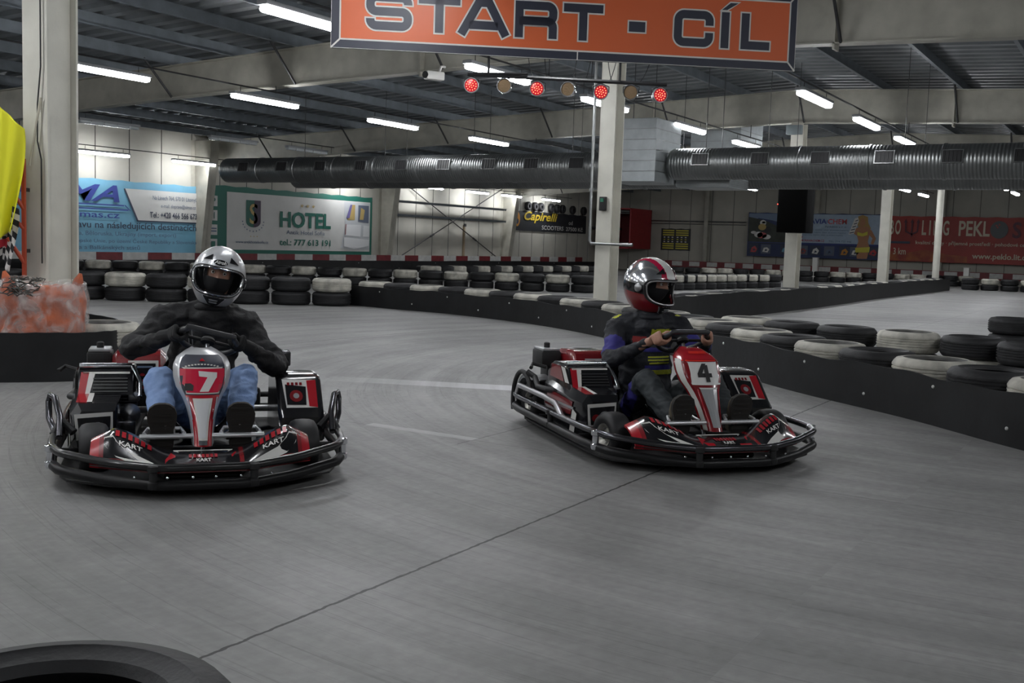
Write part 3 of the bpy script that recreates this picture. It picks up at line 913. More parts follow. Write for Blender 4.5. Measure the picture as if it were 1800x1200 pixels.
# ------------------------------------------------------------------ tyres
def tyre_mesh(m_top, m_tread, sectors=None, seg=48, R=.31, r=.185, h=.215):
    """a car tyre lying flat, its base at z = 0"""
    b = MB()
    prof = [(r, .030), (r + .012, .012), (r + .045, .004), (R - .075, 0), (R - .030, .010), (R - .012, .030), (R - .004, .045)]
    t = []
    n = 5
    z0, z1 = .045, h - .045
    for i in range(n):
        a, c = z0 + (z1 - z0) * i / n, z0 + (z1 - z0) * (i + 1) / n
        t += [(R, a + .006), (R, c - .006)]
        if i < n - 1: t += [(R - .010, c - .004), (R - .010, c + .004)]
    prof += t
    prof += [(a, h - z) for a, z in reversed(prof[:7])]
    inner = [(r + .015, h - .05), (r + .055, h - .075), (r + .075, h / 2), (r + .055, .075), (r + .015, .05)]
    prof += inner
    nt_ = 7
    def mf(a, i):
        if a < 3 or a > nt_ + len(t) + 3: return m_top
        if sectors: return sectors[(i * len(sectors)) // seg]
        return m_tread
    b.lathe(prof, m_tread, seg, mfun=mf, close=True)
    # tread lugs: pull every third slice of the outer surface in
    for v in b.bm.verts:
        rr = math.hypot(v.co.x, v.co.y)
        if rr > R - .002:
            k = round(math.atan2(v.co.y, v.co.x) / (2 * PI / seg))
            if k % 3 == 0: v.co.x *= (R - .007) / R; v.co.y *= (R - .007) / R
    return b
TY = {}
def tyre_src(kind):
    if kind not in TY:
        if kind == 'black': b = tyre_mesh(rubber, rubber)
        elif kind == 'white': b = tyre_mesh(mat('rubber_dusty', (.12, .118, .11), .7, var=.6, vscale=9), whitep)
        else: b = tyre_mesh(rubber, rubber, [whitep, whitep, rubber, rubber, whitep, whitep, rubber, rubber])
        o = b.build('tyre')
        TY[kind] = [o, False]
    return TY[kind]
NT = [0]
TYPOS = []
def tyre(x, y, z, kind, label, group, sc=1., parent=None):
    s = tyre_src(kind)
    o = s[0].copy() if s[1] else s[0]
    if s[1]: COL.objects.link(o)
    s[1] = True
    o.location = (x, y, z)
    o.scale = (sc, sc, sc)
    o.rotation_euler = (0, 0, random.uniform(0, 6.28) if kind != 'patched' else random.uniform(-.2, .2) + .5)
    NT[0] += 1
    return tag(o, label, 'tyre', group)
def pathpts(pts, step, off=0., sub=24, start=0.):
    """points every step metres along a smooth path, moved sideways by off"""
    P = [Vector(p).to_3d() for p in pts]
    Q = []
    for i in range(len(P) - 1):
        p0, p1, p2, p3 = P[max(i - 1, 0)], P[i], P[i + 1], P[min(i + 2, len(P) - 1)]
        for k in range(sub):
            t = k / sub
            Q.append(.5 * ((2 * p1) + (-p0 + p2) * t + (2 * p0 - 5 * p1 + 4 * p2 - p3) * t * t + (-p0 + 3 * p1 - 3 * p2 + p3) * t ** 3))
    Q.append(P[-1])
    if off:
        Q2 = []
        for i, q in enumerate(Q):
            d = (Q[min(i + 1, len(Q) - 1)] - Q[max(i - 1, 0)]).normalized()
            Q2.append(q + Vector((-d.y, d.x, 0)) * off)
        Q = Q2
    if not step: return Q
    out, acc = ([Q[0]], 0.) if not start else ([], step - start)
    for a, c in zip(Q, Q[1:]):
        L = (c - a).length
        while acc + L >= step:
            a = a + (c - a) * ((step - acc) / L) if L else a
            L = (c - a).length
            acc = 0.
            out.append(a.copy())
        acc += L
    return out
def free(x, y, d=.5):
    return all(math.hypot(x - cx, y - cy) > d for cx, cy in ROWCOL)
BD = []
def near_placed(x, y, d=.6):
    return any(math.hypot(x - a, y - c) < d for a, c in TYPOS)
def place_row(pts, pattern, name, group, sc=1., levels=2, gap=.0, lower='black', dmin=.615):
    i = 0
    for p in pts:
        if not free(p.x, p.y) or near_placed(p.x, p.y, dmin * sc): continue
        TYPOS.append((p.x, p.y))
        i += 1
        for l in range(levels):
            k = pattern[(i - 1) % len(pattern)] if l == levels - 1 else 'b'
            if levels == 2 and l == 0 and pattern[(i - 1) % len(pattern)] == 'B': k = 'w'
            kind = {'b': 'black', 'B': 'black', 'w': 'white', 'p': 'patched'}[k]
            cn = {'black': 'black tyre', 'white': 'white-painted tyre', 'patched': 'patched tyre'}[kind]
            oi = ordw[i - 1] if i <= 30 else str(i) + 'th'
            pos = {0: 'bottom of', 1: 'top of'}[l] if levels > 1 else 'at'
            ox, oy = random.uniform(-.004, .004), random.uniform(-.004, .004)
            tyre(p.x + ox, p.y + oy, l * .2155 * sc, kind, '%s, %s the %s stack %s' % (cn, pos, oi, name), group, sc)

def sheet(name, pts, h, label, bolts=0, th=.018, bolt_m=None, wob=0.):
    """a standing rubber sheet following a path"""
    Q = pathpts(pts, 0)
    b = MB()
    out = []
    for i, q in enumerate(Q):
        d = (Q[min(i + 1, len(Q) - 1)] - Q[max(i - 1, 0)]).normalized()
        n = Vector((-d.y, d.x, 0)) * th / 2
        w_ = wob * math.sin(i * .35)
        hh = h + (.008 * math.sin(i * .21) + .006 * math.sin(i * .53)) * (.25 if wob else 1)
        n2 = Vector((-d.y, d.x, 0)) * w_
        out.append([q + n, q - n, q - n + n2 + V(0, 0, hh), q + n + n2 + V(0, 0, hh)])
    b.rings(out, rubberb)
    o = tag(b.build(name, sharp=30), label, 'barrier')
    if bolts:
        rows_ = pathpts(pts, bolts)
        for i, q in enumerate(rows_[1:-1]):
            d = (rows_[i + 2] - rows_[i]).normalized()
            n = Vector((d.y, -d.x, 0))
            z = h * (.80 if i % 2 == 0 else .33)
            b = MB()
            b.lathe([(.013, -.004), (.013, .003), (.009, .008), (0, .009)], bolt_m or steel, 10, Matrix.Translation(q + n * (th / 2) + V(0, 0, z)) @ n.to_track_quat('Z', 'Y').to_matrix().to_4x4())
            b.build('bolt', o)
    return o
MAIN = [(14.75, 12.3), (14.55, 11.0), (14.4, 9.8), (13.75, 8.0), (12.83, 6.52), (11.45, 4.95), (10.1, 3.64), (9.1, 2.62), (8.25, 1.56), (7.4, .68), (6.7, -.2), (6.2, -1.2)]
sheet('rubber_barrier', MAIN, .345, 'long curved black rubber barrier sheet with pale bolts, sweeping to the right edge', bolts=.78, bolt_m=mat('bolt_head', (.7, .7, .68), .35, metal=.5))
ISL = [(14.9, 6.35), (16.8, 6.5), (20, 6.42), (23.4, 6.4), (26, 6.45), (30, 6.55), (36, 6.5), (40.9, 6.5)]
sheet('rubber_barrier', ISL[:4], .44, 'black rubber barrier sheet behind the red helmet, left of the loudspeaker column')
sheet('rubber_barrier', ISL[3:], .42, 'black rubber barrier sheet from the loudspeaker column to the thin pale column')
sheet('rubber_barrier', [(13, 24.0), (20, 24.0), (30, 23.9), (40, 23.9), (47.5, 23.6)], .40, 'long straight dark barrier belt along the left wall below the hotel banner', bolts=2.3, bolt_m=mat('bolt_head', (.7, .7, .68), .35, metal=.5))

BWP = 'bwbwbbwbwb'
place_row(pathpts(MAIN, .635, .345, start=.31)[0:40], 'wb', 'behind the long curved barrier, from its left end', 'tyres behind the long curved barrier')
place_row(pathpts([(12.55, 4.9), (12.1, 4.25), (11.75, 3.5), (11.55, 2.7), (11.45, 2.1), (11.3, 1.47), (10.95, .95), (10.5, .45), (10.1, -.1), (9.8, -.8)], .66, start=.33), 'wbbwBbbbb', 'in the second row behind the barrier at right', 'tyres of the second row at right')
place_row([V(15.45, 1.63, 0), V(15.65, .98, 0), V(15.85, .33, 0)], 'bwb', 'farther back at the right edge', 'tyres beyond the right track')
place_row(pathpts([(14.40, 12.42), (13.6, 13.38), (13.0, 14.05), (12.44, 14.9), (11.7, 16.15), (11.0, 17.3)], .70), 'wbbwbwbwbb', 'in the front row left of the curved barrier', 'tyres of the front left row', sc=1.10)
place_row(pathpts([(16.45, 23.4), (18.0, 22.3), (19.5, 20.0), (21.52, 16.6), (24.07, 12.4)], .64), 'wbwbwbwbwbwbwbwbwbwbwbwb', 'in the long far row, counted from the wall', 'tyres of the long far row')
place_row(pathpts([(26.0, 18.6), (31, 18.4), (36, 18.25)], .64), 'wb', 'in the straight row beyond the long far row', 'tyres of the straight far row')
place_row(pathpts([(28.6, 11.95), (30.0, 11.75), (32.56, 11.37), (34.5, 10.8)], .64), 'pppppppppb', 'in the patched row right of the red helmet', 'patched tyres behind the middle column')
place_row(pathpts([(40.7, 17.6), (43.0, 13.8), (46.46, 8.1), (47.4, 6.5)], .66), 'wbbw', 'in the row before the far wall boards', 'tyres before the far wall')
place_row([V(42.9, 6.1, 0), V(43.05, 5.45, 0), V(43.2, 4.8, 0), V(43.35, 4.15, 0), V(43.5, 3.5, 0)], 'bwbwb', 'at the far end of the right track', 'tyres at the far end of the right track')
place_row(pathpts([(15.4, 6.82), (19, 6.82), (23.2, 6.78)], .64), 'wbpb', 'behind the straight barrier left of the loudspeaker column', 'tyres behind the straight barrier')
place_row(pathpts([(24.2, 6.85), (30, 6.93), (36, 6.88), (40.4, 6.88)], .66), 'bpbw', 'behind the straight barrier right of the loudspeaker', 'tyres behind the farther straight barrier')
for (x, y, lb) in ((32.2, 23.3, 'single black tyre lying at the foot of the left wall, left of the crossing rods'), (40.6, 23.3, 'single black tyre lying at the foot of the left wall, right of the crossing rods')):
    for l in range(2): pass
    tyre(x, y, 0, 'black', lb, None, 1.1)
# foreground stack, cut by the frame at the lower left
for l in range(2):
    tyre(1.03, 1.485, l * .2155, 'black', 'large dark tyre in the lower left corner, nearest the camera' if l else 'dark tyre under the one in the lower left corner', None, 1.06)

# ------------------------------------------------------------------ the ring round the left column
RING = [(4.0, 8.75), (4.45, 8.05), (4.95, 7.58), (5.26, 7.33), (5.6, 7.2), (5.90, 7.35), (6.3, 7.85), (6.62, 8.5), (6.65, 9.1), (6.3, 9.6)]
sheet('rubber_barrier', RING, .385, 'rounded black rubber barrier sheet round the left column and the wrapped bundle', wob=.004)
place_row([V(4.78, 8.22, 0), V(5.85, 7.53, 0), V(6.26, 8.75, 0), V(5.6, 9.1, 0)], 'bwbb', 'inside the ring round the left column', 'tyres inside the ring round the left column', dmin=.55)
tyre(5.23, 7.74, 0, 'black', 'black tyre lying under the wrapped bundle inside the ring', 'tyres inside the ring round the left column')

# plastic-wrapped orange bundle lying on the ring's tyres
Rv = V(math.sin(YAW), -math.cos(YAW), 0); Fv = V(math.cos(YAW), math.sin(YAW), 0)
BC = V(5.35, 7.62, .222)
e = empty('wrapped_bundle', BC, 0, 'orange bundle wrapped in crumpled clear plastic, resting on tyres before the left column', 'bundle')
def lump(w_, d, h, amp, m, seed, grow=0.):
    b = MB()
    def fn(u, v):
        th, ph = u * 2 * PI, (v - .5) * PI
        def se(c, p): return math.copysign(abs(c) ** p, c)
        x = se(math.cos(th), .55) * se(math.cos(ph), .45) * (w_ / 2 + grow)
        y = se(math.sin(th), .55) * se(math.cos(ph), .45) * (d / 2 + grow)
        z = se(math.sin(ph), .5) * (h / 2 + grow) + h / 2
        p = Vector((x, y, z))
        nn = noise.noise_vector(p * 7 + Vector((seed, 0, 0))) * amp + noise.noise_vector(p * 19 + Vector((seed, 3, 0))) * amp * .45
        top = max(0, z / h - .5)
        p += nn
        # sides peak like bag corners, the middle sags
        p.z += top * .12 * (abs(x) / (w_ / 2)) ** 3 - top * .05 * (1 - abs(x) / (w_ / 2)) + top * .05 * math.exp(-((x + .12) / .12) ** 2)
        p.z = max(p.z, .004 - grow * .4)
        return Rv * p.x + Fv * p.y + V(0, 0, p.z)
    b.grid(fn, 72, 40, m)
    bmesh.ops.remove_doubles(b.bm, verts=b.bm.verts, dist=.0005)
    return b
lump(.66, .30, .53, .022, mat('orange_cloth', (.62, .13, .035), .7, col2=(.30, .085, .05), vscale=7, bump=.3, bscale=16), 1).build('orange_contents', e, sharp=80)
pm = mat('crumpled_plastic', (.70, .68, .66), .12, alpha=.3, coat=.6, bump=.55, bscale=14)
nt = pm.node_tree
n_ = nt.nodes.new('ShaderNodeTexNoise'); n_.inputs['Scale'].default_value = 8; n_.inputs['Detail'].default_value = 10; n_.inputs['Distortion'].default_value = .5
tc_ = nt.nodes.new('ShaderNodeTexCoord'); r_ = nt.nodes.new('ShaderNodeMapRange')
r_.inputs[1].default_value, r_.inputs[2].default_value, r_.inputs[3].default_value, r_.inputs[4].default_value = .40, .68, .06, .62
nt.links.new(tc_.outputs['Object'], n_.inputs['Vector']); nt.links.new(n_.outputs['Fac'], r_.inputs[0]); nt.links.new(r_.outputs[0], nt.nodes['Principled BSDF'].inputs['Alpha'])
lump(.68, .32, .55, .030, pm, 5, .012).build('plastic_wrap', e, sharp=60)
for (t, s) in ((-.27, -.03), (.28, .03)):
    b = MB()
    b.tube([Rv * t + V(0, 0, .50), Rv * (t + s * .5) + V(0, 0, .57), Rv * (t + s) + V(0, 0, .62)], [.05, .035, .012], mat('orange_cloth', (.62, .13, .035), .7), 8)
    b.build('orange_corner', e)
b = MB()
for i in range(16):
    c = Rv * random.uniform(-.20, .02) - Fv * random.uniform(.02, .15)
    a = []
    for k in range(9):
        p = c + Rv * (.05 * math.sin(k * 1.3 + i * 2.1)) - Fv * (.012 * k * random.uniform(.6, 1.2))
        a.append(p + V(0, 0, .575 - .016 * k + .012 * math.sin(k * 2.2 + i)))
    b.tube(a, .0045, mat('dark_cords', (.05, .05, .045), .6), 5)
b.build('dark_netting', e)

# red flag rack on the column
PX = V(5.48, 7.98, 0) - Fv * .02
rr_ = mat('rack_red', (.46, .07, .03), .4)
rk = V(5.44, 8.02, 0)
RK = V(5.75, 8.05, 0) + Rv * -.115 - Fv * .26
e = empty('flag_rack', RK + V(0, 0, .80), 0, 'orange-red steel flag rack with four slanted sockets on the left column', 'rack')
b = MB(); b.box((0, 0, .47), (.028, .028, .96), rr_, rot=YAW); b.build('upright', e, smooth=False)
for i, (z, L) in enumerate(((.86, .26), (.62, .24), (.46, .26), (.18, .24))):
    b = MB()
    a = V(0, 0, z - .08)
    d = (-Rv * (.75 if i % 2 == 0 else .45) - Fv * .25 + V(0, 0, .85)).normalized()
    b.tube([a, a + d * L], .017, rr_, 10); b.build('socket', e)
for z_ in (.7, .2):
    b = MB(); b.box(Fv * .05 + V(0, 0, z_), (.08, .02, .03), darkst, rot=YAW); b.build('bracket', e)
# flags hanging from their poles
def flag(name, top, w_, h, drop, m, label, mf=None, amp=.035, seed=0):
    e = empty(name, top, 0, label, 'flag')
    b = MB()
    def fn(u, v):
        fold = amp * math.sin(u * 11 + v * 2.2 + seed) * (.35 + v) + amp * .5 * math.sin(u * 23 + v * 5)
        wid = w_ * (1 - .45 * v ** 1.5)
        x = -w_ / 2 + (u * wid) + .10 * v
        z = -h * v - drop * u * (1 - v) + .05 * math.sin(u * 9 + seed) * v
        return Rv * x - Fv * fold + V(0, 0, z)
    b.grid(fn, 40, 40, m, mfun=mf)
    o = b.build('cloth', e, sharp=80, norm=False)
    s = o.modifiers.new('t', 'SOLIDIFY'); s.thickness = .0018
    b = MB()
    d = (-Rv * .55 + V(0, 0, .85)).normalized()
    p0 = -Rv * w_ / 2
    b.tube([p0 - d * .3 - Fv * -.01, p0 + d * .9], .011, mat('pole_dark', (.05, .05, .05), .4), 8)
    b.build('pole', e)
    return e
yf = mat('flag_yellow', (.72, .70, .02), .7, bump=.15, bscale=8)
flag('flag', RK - Rv * .165 - Fv * .12 + V(0, 0, 2.40), .44, 1.28, .42, yf, 'bright yellow cloth flag hanging at the left edge')
ck = mat('flag_white', (.62, .60, .58), .7); ckb = mat('flag_black', (.012, .012, .015), .7)
flag('flag', RK - Rv * .20 - Fv * .07 + V(0, 0, 1.50), .38, .62, .16, ck, 'black and white chequered flag behind the yellow one', mf=lambda u, v: (mat('flag_red', (.5, .03, .05), .7) if .66 < v < .78 and .25 < u < .75 else (ck if (int(u * 7) + int(v * 10)) % 2 else ckb)), amp=.03, seed=2)

# ------------------------------------------------------------------ the START - CIL board
A = V(7.036, 6.126, 2.782); Bq = V(9.408, 2.891, 2.768)
ud = (Bq - A).normalized(); SL = (Bq - A).length; SH = .66
nrm = V(ud.y, -ud.x, 0)
e = empty('signboard', A, 0, 'orange hanging signboard reading START - CÍL in dark letters with white outlines', 'sign')
so = mat('sign_orange', (.80, .155, .045), .42); sw = mat('sign_white', (.78, .77, .73), .45); sn = mat('sign_navy', (.030, .034, .058), .4)
b = MB()
th = .03
def SP(u, v, k): return ud * u + V(0, 0, v) + nrm * (k)
b.rings([[SP(0, 0, -th), SP(SL, 0, -th), SP(SL, SH, -th), SP(0, SH, -th)], [SP(0, 0, 0), SP(SL, 0, 0), SP(SL, SH, 0), SP(0, SH, 0)]], sn)
f = Flat(b, lambda u, v, k: SP(u, v, k), .0012)
bd, wl = .083, .014
f.rect(bd - wl, bd - wl, SL - bd + wl + .012, SH - bd + wl, sw, 1)
f.rect(bd, bd, SL - bd + .012, SH - bd, so, 2)
for (a, c) in (((0, 0), (bd, bd)), ((SL, 0), (SL - bd + .012, bd)), ((SL, SH), (SL - bd + .012, SH - bd)), ((0, SH), (bd, SH - bd))):
    f.stroke([a, c], .014, sw, 1)
f.rect(SL * .521, 0, SL * .521 + .010, bd, sw, 1)
f.rect(0, -.0, .004, SH, sw, 1); f.rect(0, 0, SL, .004, sw, 1); f.rect(SL - .004, 0, SL, SH, sw, 1)
def arc(cx, cy, rx, ry, a0, a1, n=6):
    return [(cx + rx * math.cos(math.radians(a0 + (a1 - a0) * i / n)), cy + ry * math.sin(math.radians(a0 + (a1 - a0) * i / n))) for i in range(n + 1)]
W_, R_ = .070, .055
def letter_strokes(ch, w, h):
    """centre lines inside a w by h box, inset by half a stroke"""
    i = W_ / 2
    x0, x1, y0, y1 = i, w - i, i, h - i
    ym = h / 2
    r = .05
    if ch == 'T': return [[(0, y1), (w, y1)], [(w / 2, 0), (w / 2, y1)]]
    if ch == 'L': return [[(x0, h), (x0, y0), (w, y0)]]
    if ch == 'I': return [[(x0, 0), (x0, h)]]
    if ch == 'A': return [[(i * .75, 0), (w * .40, y1), (w * .60, y1), (w - i * .75, 0)], [(w * .22, h * .27), (w * .78, h * .27)]]
    if ch == 'C': return [[(x1, h * .60)] + arc(x1 - r, y1 - r, r, r, 0, 90) + arc(x0 + r, y1 - r, r, r, 90, 180) + arc(x0 + r, y0 + r, r, r, 180, 270) + arc(x1 - r, y0 + r, r, r, 270, 360) + [(x1, h * .40)]]
    if ch == 'S': return [[(x1, h * .70)] + arc(x1 - r, y1 - r, r, r, 0, 90) + arc(x0 + r, y1 - r, r, r, 90, 180) + arc(x0 + r, ym + r, r, r, 180, 270) + arc(x1 - r, ym - r, r, r, 90, 0) + arc(x1 - r, y0 + r, r, r, 360, 270) + arc(x0 + r, y0 + r, r, r, 270, 180) + [(x0, h * .30)]]
    if ch == 'R': return [[(x0, 0), (x0, y1)] + arc(x1 - r, y1 - r, r, r, 90, 0) + arc(x1 - r, ym - .01 + r, r, r, 0, -90) + [(x0, ym - .01)], [(x0, ym - .01)] + arc(x1 - r, ym - .01 - r, r, r, 90, 0) + [(x1, 0)]]
LH = .305
lets = [('S', 641, 719), ('T', 730, 801), ('A', 798, 886), ('R', 896, 969), ('T', 980, 1049), ('C', 1175, 1245), ('I', 1259, 1278), ('L', 1295, 1347)]
for ch, xa, xb in lets:
    u0, u1 = (xa - 582) / 813 * SL, (xb - 582) / 813 * SL
    st = letter_strokes(ch, u1 - u0, LH)
    v0 = .165
    P = [[(u0 + x, v0 + y) for x, y in s] for s in st]
    for p in P: f.stroke(p, W_ + .026, sw, 4, ext=.013)
    for p in P: f.stroke(p, W_, sn, 5)
u0 = (1268 - 582) / 813 * SL
for (g, k, m_) in ((.012, 4, sw), (0, 5, sn)):
    f.poly([(u0 - .045 - g * 1.8, v0 + LH + .018 - g), (u0 + .0 + g * .2, v0 + LH + .018 - g), (u0 + .10 + g * 1.8, v0 + LH + .08 + g), (u0 + .03 - g * .4, v0 + LH + .08 + g)], m_, k)
ua, ub_ = (1095 - 582) / 813 * SL, (1124 - 582) / 813 * SL
f.rect(ua - .012, v0 + .085, ub_ + .012, v0 + .195, sw, 4); f.rect(ua, v0 + .097, ub_, v0 + .183, sn, 5)
b.build('panel', e, smooth=False, norm=False)
for t in (.12, .5, .88):
    q = MB(); p = ud * (SL * t) - nrm * .05
    wx = A + p
    q.tube([p + V(0, 0, SH * .5), p + V(0, 0, roof_z(wx.y) + .1 - A.z)], .010, darkst, 6)
    q.box(p + V(0, 0, SH * .5), (.05, .05, .3), darkst, rot=math.atan2(ud.y, ud.x))
    q.build('hanger', e)

# signal lamps on a bar behind and below the board
LA, LB_ = V(7.817, 5.233, 2.627), V(8.768, 3.832, 2.608)
ld = (LB_ - LA).normalized(); ln = V(ld.y, -ld.x, 0).normalized()
e = empty('lamp_bar', LA, 0, 'dark steel bar hung below the signboard carrying seven round lamps', 'bar')
b = MB(); b.tube([-ld * .02, (LB_ - LA) + ld * .02], .016, darkst, 4); b.tube([ld * .03 + V(0, 0, .012), ld * .5 + V(0, 0, .03)], .012, darkst, 6); b.build('bar', e)
for t in (.16, 1.30):
    b = MB(); p = ld * t; zt = roof_z((LA + p).y) + .1 - LA.z
    b.tube([p, p + V(0, 0, zt)], .012, darkst, 6); b.build('hanger', e)
for k in range(8):
    b = MB()
    t = .62 + .11 * k + random.uniform(-.03, .03); t2 = t + random.uniform(-.25, .25)
    pts = [ld * (t + (t2 - t) * s) + V(0, 0, .42 * s - .16 * math.sin(PI * s) + .01) - ln * .05 * math.sin(PI * s) for s in [i / 8 for i in range(9)]]
    b.tube(pts, .0035, blackm, 5); b.build('cable', e)
ledr = mat('lamp_red_lens', (.55, .01, .03), .25, emit=(1, .02, .06), estr=.22)
ledp = mat('lamp_led', (1, .3, .2), .3, emit=(1, .36, .16), estr=1.5)
amb = mat('lamp_amber_lens', (.36, .24, .13), .45, bump=.6, bscale=90)
for i, t in enumerate((830, 887, 944, 998, 1056, 1108, 1160)):
    s = (t - 827) / (1168 - 827) * (LB_ - LA).length
    lit = i % 2 == 0
    p = LA + ld * s + V(0, 0, -.085 - (.01 if lit else .0)) + ln * .03
    R = .064
    e = empty('spotlight', p, math.atan2(ln.y, ln.x) + (random.uniform(-.15, .15) if lit else random.uniform(-.5, -.2)), ('lit red LED lamp, %s from the left on the bar' if lit else 'unlit amber lamp in a steel can, %s from the left on the bar') % ordw[i], 'lamp', 'red lamps under the signboard' if lit else 'amber lamps under the signboard')
    MX = Matrix.Rotation(PI / 2, 4, 'Y')
    b = MB(); b.lathe([(.02, -.12), (.045, -.11), (R - .008, -.05), (R, -.03), (R, .012), (R - .006, .012), (R - .008, -.01), (0, -.01)], chrome if not lit else steel, 28, MX); b.build('can', e)
    b = MB(); b.lathe([(R - .009, .002), (R * .5, .008), (0, .010)], ledr if lit else amb, 28, MX)
    b.build('lens', e)
    if lit:
        b = MB()
        for (n_, rr2) in ((1, 0), (6, .020), (12, .042)):
            for k in range(n_):
                a = 2 * PI * k / n_ + .3
                b.ball(MX @ V(rr2 * math.cos(a), rr2 * math.sin(a), .011), .0048, ledp, 6)
        b.build('led_cluster', e)
    b = MB(); b.tube([V(-.03, -R - .004, 0), V(-.03, -R - .006, .05), V(-.03, 0, .078), V(-.03, R + .006, .05), V(-.03, R + .004, 0)], .005, darkst, 6); b.build('yoke', e)

# ================================================================== KARTS
# local frame of a kart: X to the driver's right, Y forward, Z up
def section_loft(b, secs, m, cap=True):
    b.rings([[Vector(p) for p in s] for s in secs], m, cap=cap)
def rrect(cx, cz, w, h, r, y, n=4):
    out = []
    for (sx, sz, a0) in ((1, 1, 0), (-1, 1, 90), (-1, -1, 180), (1, -1, 270)):
        for i in range(n + 1):
            a = math.radians(a0 + 90 * i / n)
            out.append((cx + sx * (w / 2 - r) + r * math.cos(a), y, cz + sz * (h / 2 - r) + r * math.sin(a)))
    return out
tyrek = mat('kart_tyre', (.018, .018, .020), .55, var=.35, vscale=14)
rimm = mat('kart_rim', (.42, .41, .37), .35, metal=.7)
greybody = mat('kart_grey', (.30, .31, .32), .35, coat=.4)
def kart(name, pos, head, label, variant):
    seven = variant == 7
    k = empty(name, pos, head - PI / 2, label, 'go-kart')
    edge = silver if seven else redd
    # --- floor tray and frame
    b = MB()
    b.prism([(-.58, -.95), (.58, -.95), (.655, -.70), (.655, .40), (.64, .58), (.60, .69), (.40, .83), (.19, .925), (-.19, .925), (-.40, .83), (-.60, .69), (-.64, .58), (-.655, .40), (-.655, -.70)], 2, .040, .050, blackm)  # tray widened out to the bumper to block light and darken the ground
    b.build('floor_tray', k, smooth=False)
    b = MB()
    for s in (-1, 1):
        b.tube([(s * .30, -.90, .09), (s * .34, -.4, .07), (s * .34, .15, .07), (s * .24, .50, .07), (s * .16, .82, .08)], .016, blackm, 10)
        b.tube([(s * .66, .30, .11), (s * .34, .15, .075)], .014, blackm, 8)
        b.tube([(s * .66, -.40, .11), (s * .34, -.4, .075)], .014, blackm, 8)
    b.tube([(-.60, -.75, .14), (.60, -.75, .14)], .02, steel, 12)
    b.tube([(-.50, .42, .13), (.50, .42, .13)], .014, blackm, 10)
    b.tube([(-.30, -.9, .09), (.30, -.9, .09)], .016, blackm, 10)
    b.tube([(-.16, .82, .08), (.16, .82, .08)], .016, blackm, 10)
    b.build('frame', k)
    # --- wraparound bumper: two bars and their posts
    half = [(.20, .95), (.42, .85), (.63, .70), (.675, .58), (.69, .40), (.69, -.72), (.675, -.86), (.60, -.99), (.45, -1.03)]
    def bar(dz0, dz1, yo=0):
        R = [(x, y, dz0 + (dz1 - dz0) * (0 if y > .94 else min(1, (.95 - y) / .3))) for x, y in half]
        return R + [(-x, y, z) for x, y, z in reversed(R)]
    def smoothbar(P, closed=True):
        out = []
        n = len(P)
        for i in range(n):
            p, q = Vector(P[i]), Vector(P[(i + 1) % n])
            for t in (.12, .5, .88): out.append(p.lerp(q, t))
        return out
    b = MB(); b.tube(smoothbar(bar(.145, .185)), .0185, gun if not seven else mat('black_bar', (.010, .010, .011), .3, coat=.3), 12, closed=True)
    b.build('upper_bumper_bar', k)
    b = MB(); b.tube(smoothbar(bar(.065, .105)), .024, mat('black_bar2', (.008, .008, .009), .4, spec=.35), 12, closed=True)
    b.build('lower_bumper_bar', k)
    for s in (-1, 1):
        for (x, y) in ((.675, .60), (.60, -.97), (.69, -.1), (.22, .945)):
            z0, z1 = (.06, .15) if y > .9 else (.10, .19)
            q = MB(); q.lathe([(.021, z0 - .01), (.026, z0), (.026, z0 + .02), (.018, z0 + .025), (.018, z1 - .025), (.026, z1 - .02), (.026, z1 + .005), (.018, z1 + .01)], chrome if (abs(x) > .62 and y > .5) else blackm, 14, Matrix.Translation((s * x, y, 0)))
            q.build('bumper_post', k)
    for x in (-.30, -.16, -.05, .05, .16, .30):
        q = MB(); yy = .95 if abs(x) < .2 else .915
        q.ball((x, yy + .022, .105), .007, chrome, 8); q.build('bolt', k)
    # --- side guards
    gm = gun if seven else steel
    for s in (-1, 1):
        b = MB()
        if seven:
            pts = [(s * .66, .36, .19), (s * .665, .26, .27), (s * .70, .13, .35), (s * .725, .08, .355), (s * .735, .06, .32), (s * .73, .10, .24), (s * .69, .22, .18), (s * .66, .36, .19)]
            b.tube(pts, .016, gm, 10)
            b.tube([(s * .60, .30, .20), (s * .66, .26, .26), (s * .69, .30, .19)], .022, blackm, 10)
        else:
            b.tube([(s * .685, -.78, .21), (s * .70, -.70, .265), (s * .70, -.2, .265), (s * .69, -.02, .25), (s * .685, .10, .18)], .0175, gm, 12)
        b.build('side_guard', k)
    # --- wheels
    def wheel(x, y, r, w_, steer=0.):
        M = Matrix.Translation((x, y, r)) @ Matrix.Rotation(steer, 4, 'Z') @ Matrix.Rotation(PI / 2, 4, 'Y')
        ri = .066
        b = MB()
        b.lathe([(ri, -w_ / 2 + .012), (ri + .02, -w_ / 2), (r - .028, -w_ / 2), (r - .010, -w_ / 2 + .012), (r - .002, -w_ / 2 + .032), (r, 0), (r - .002, w_ / 2 - .032), (r - .010, w_ / 2 - .012), (r - .028, w_ / 2), (ri + .02, w_ / 2), (ri, w_ / 2 - .012)], tyrek, 40, M, close=True)
        o = b.build('tyre', k)
        b = MB()
        b.lathe([(.018, -w_ / 2 + .03), (.04, -w_ / 2 + .035), (.058, -w_ / 2 + .012), (.068, -w_ / 2 + .006), (.068, w_ / 2 - .006), (.058, w_ / 2 - .012), (.040, w_ / 2 - .035), (.018, w_ / 2 - .03)], rimm, 28, M, close=True)
        for i in range(5):
            a = 2 * PI * i / 5
            for zz in (-1, 1):
                b.lathe([(.007, -.004), (.007, .004), (0, .005)], steel, 8, M @ Matrix.Translation((.045 * math.cos(a), .045 * math.sin(a), zz * (w_ / 2 - .03))))
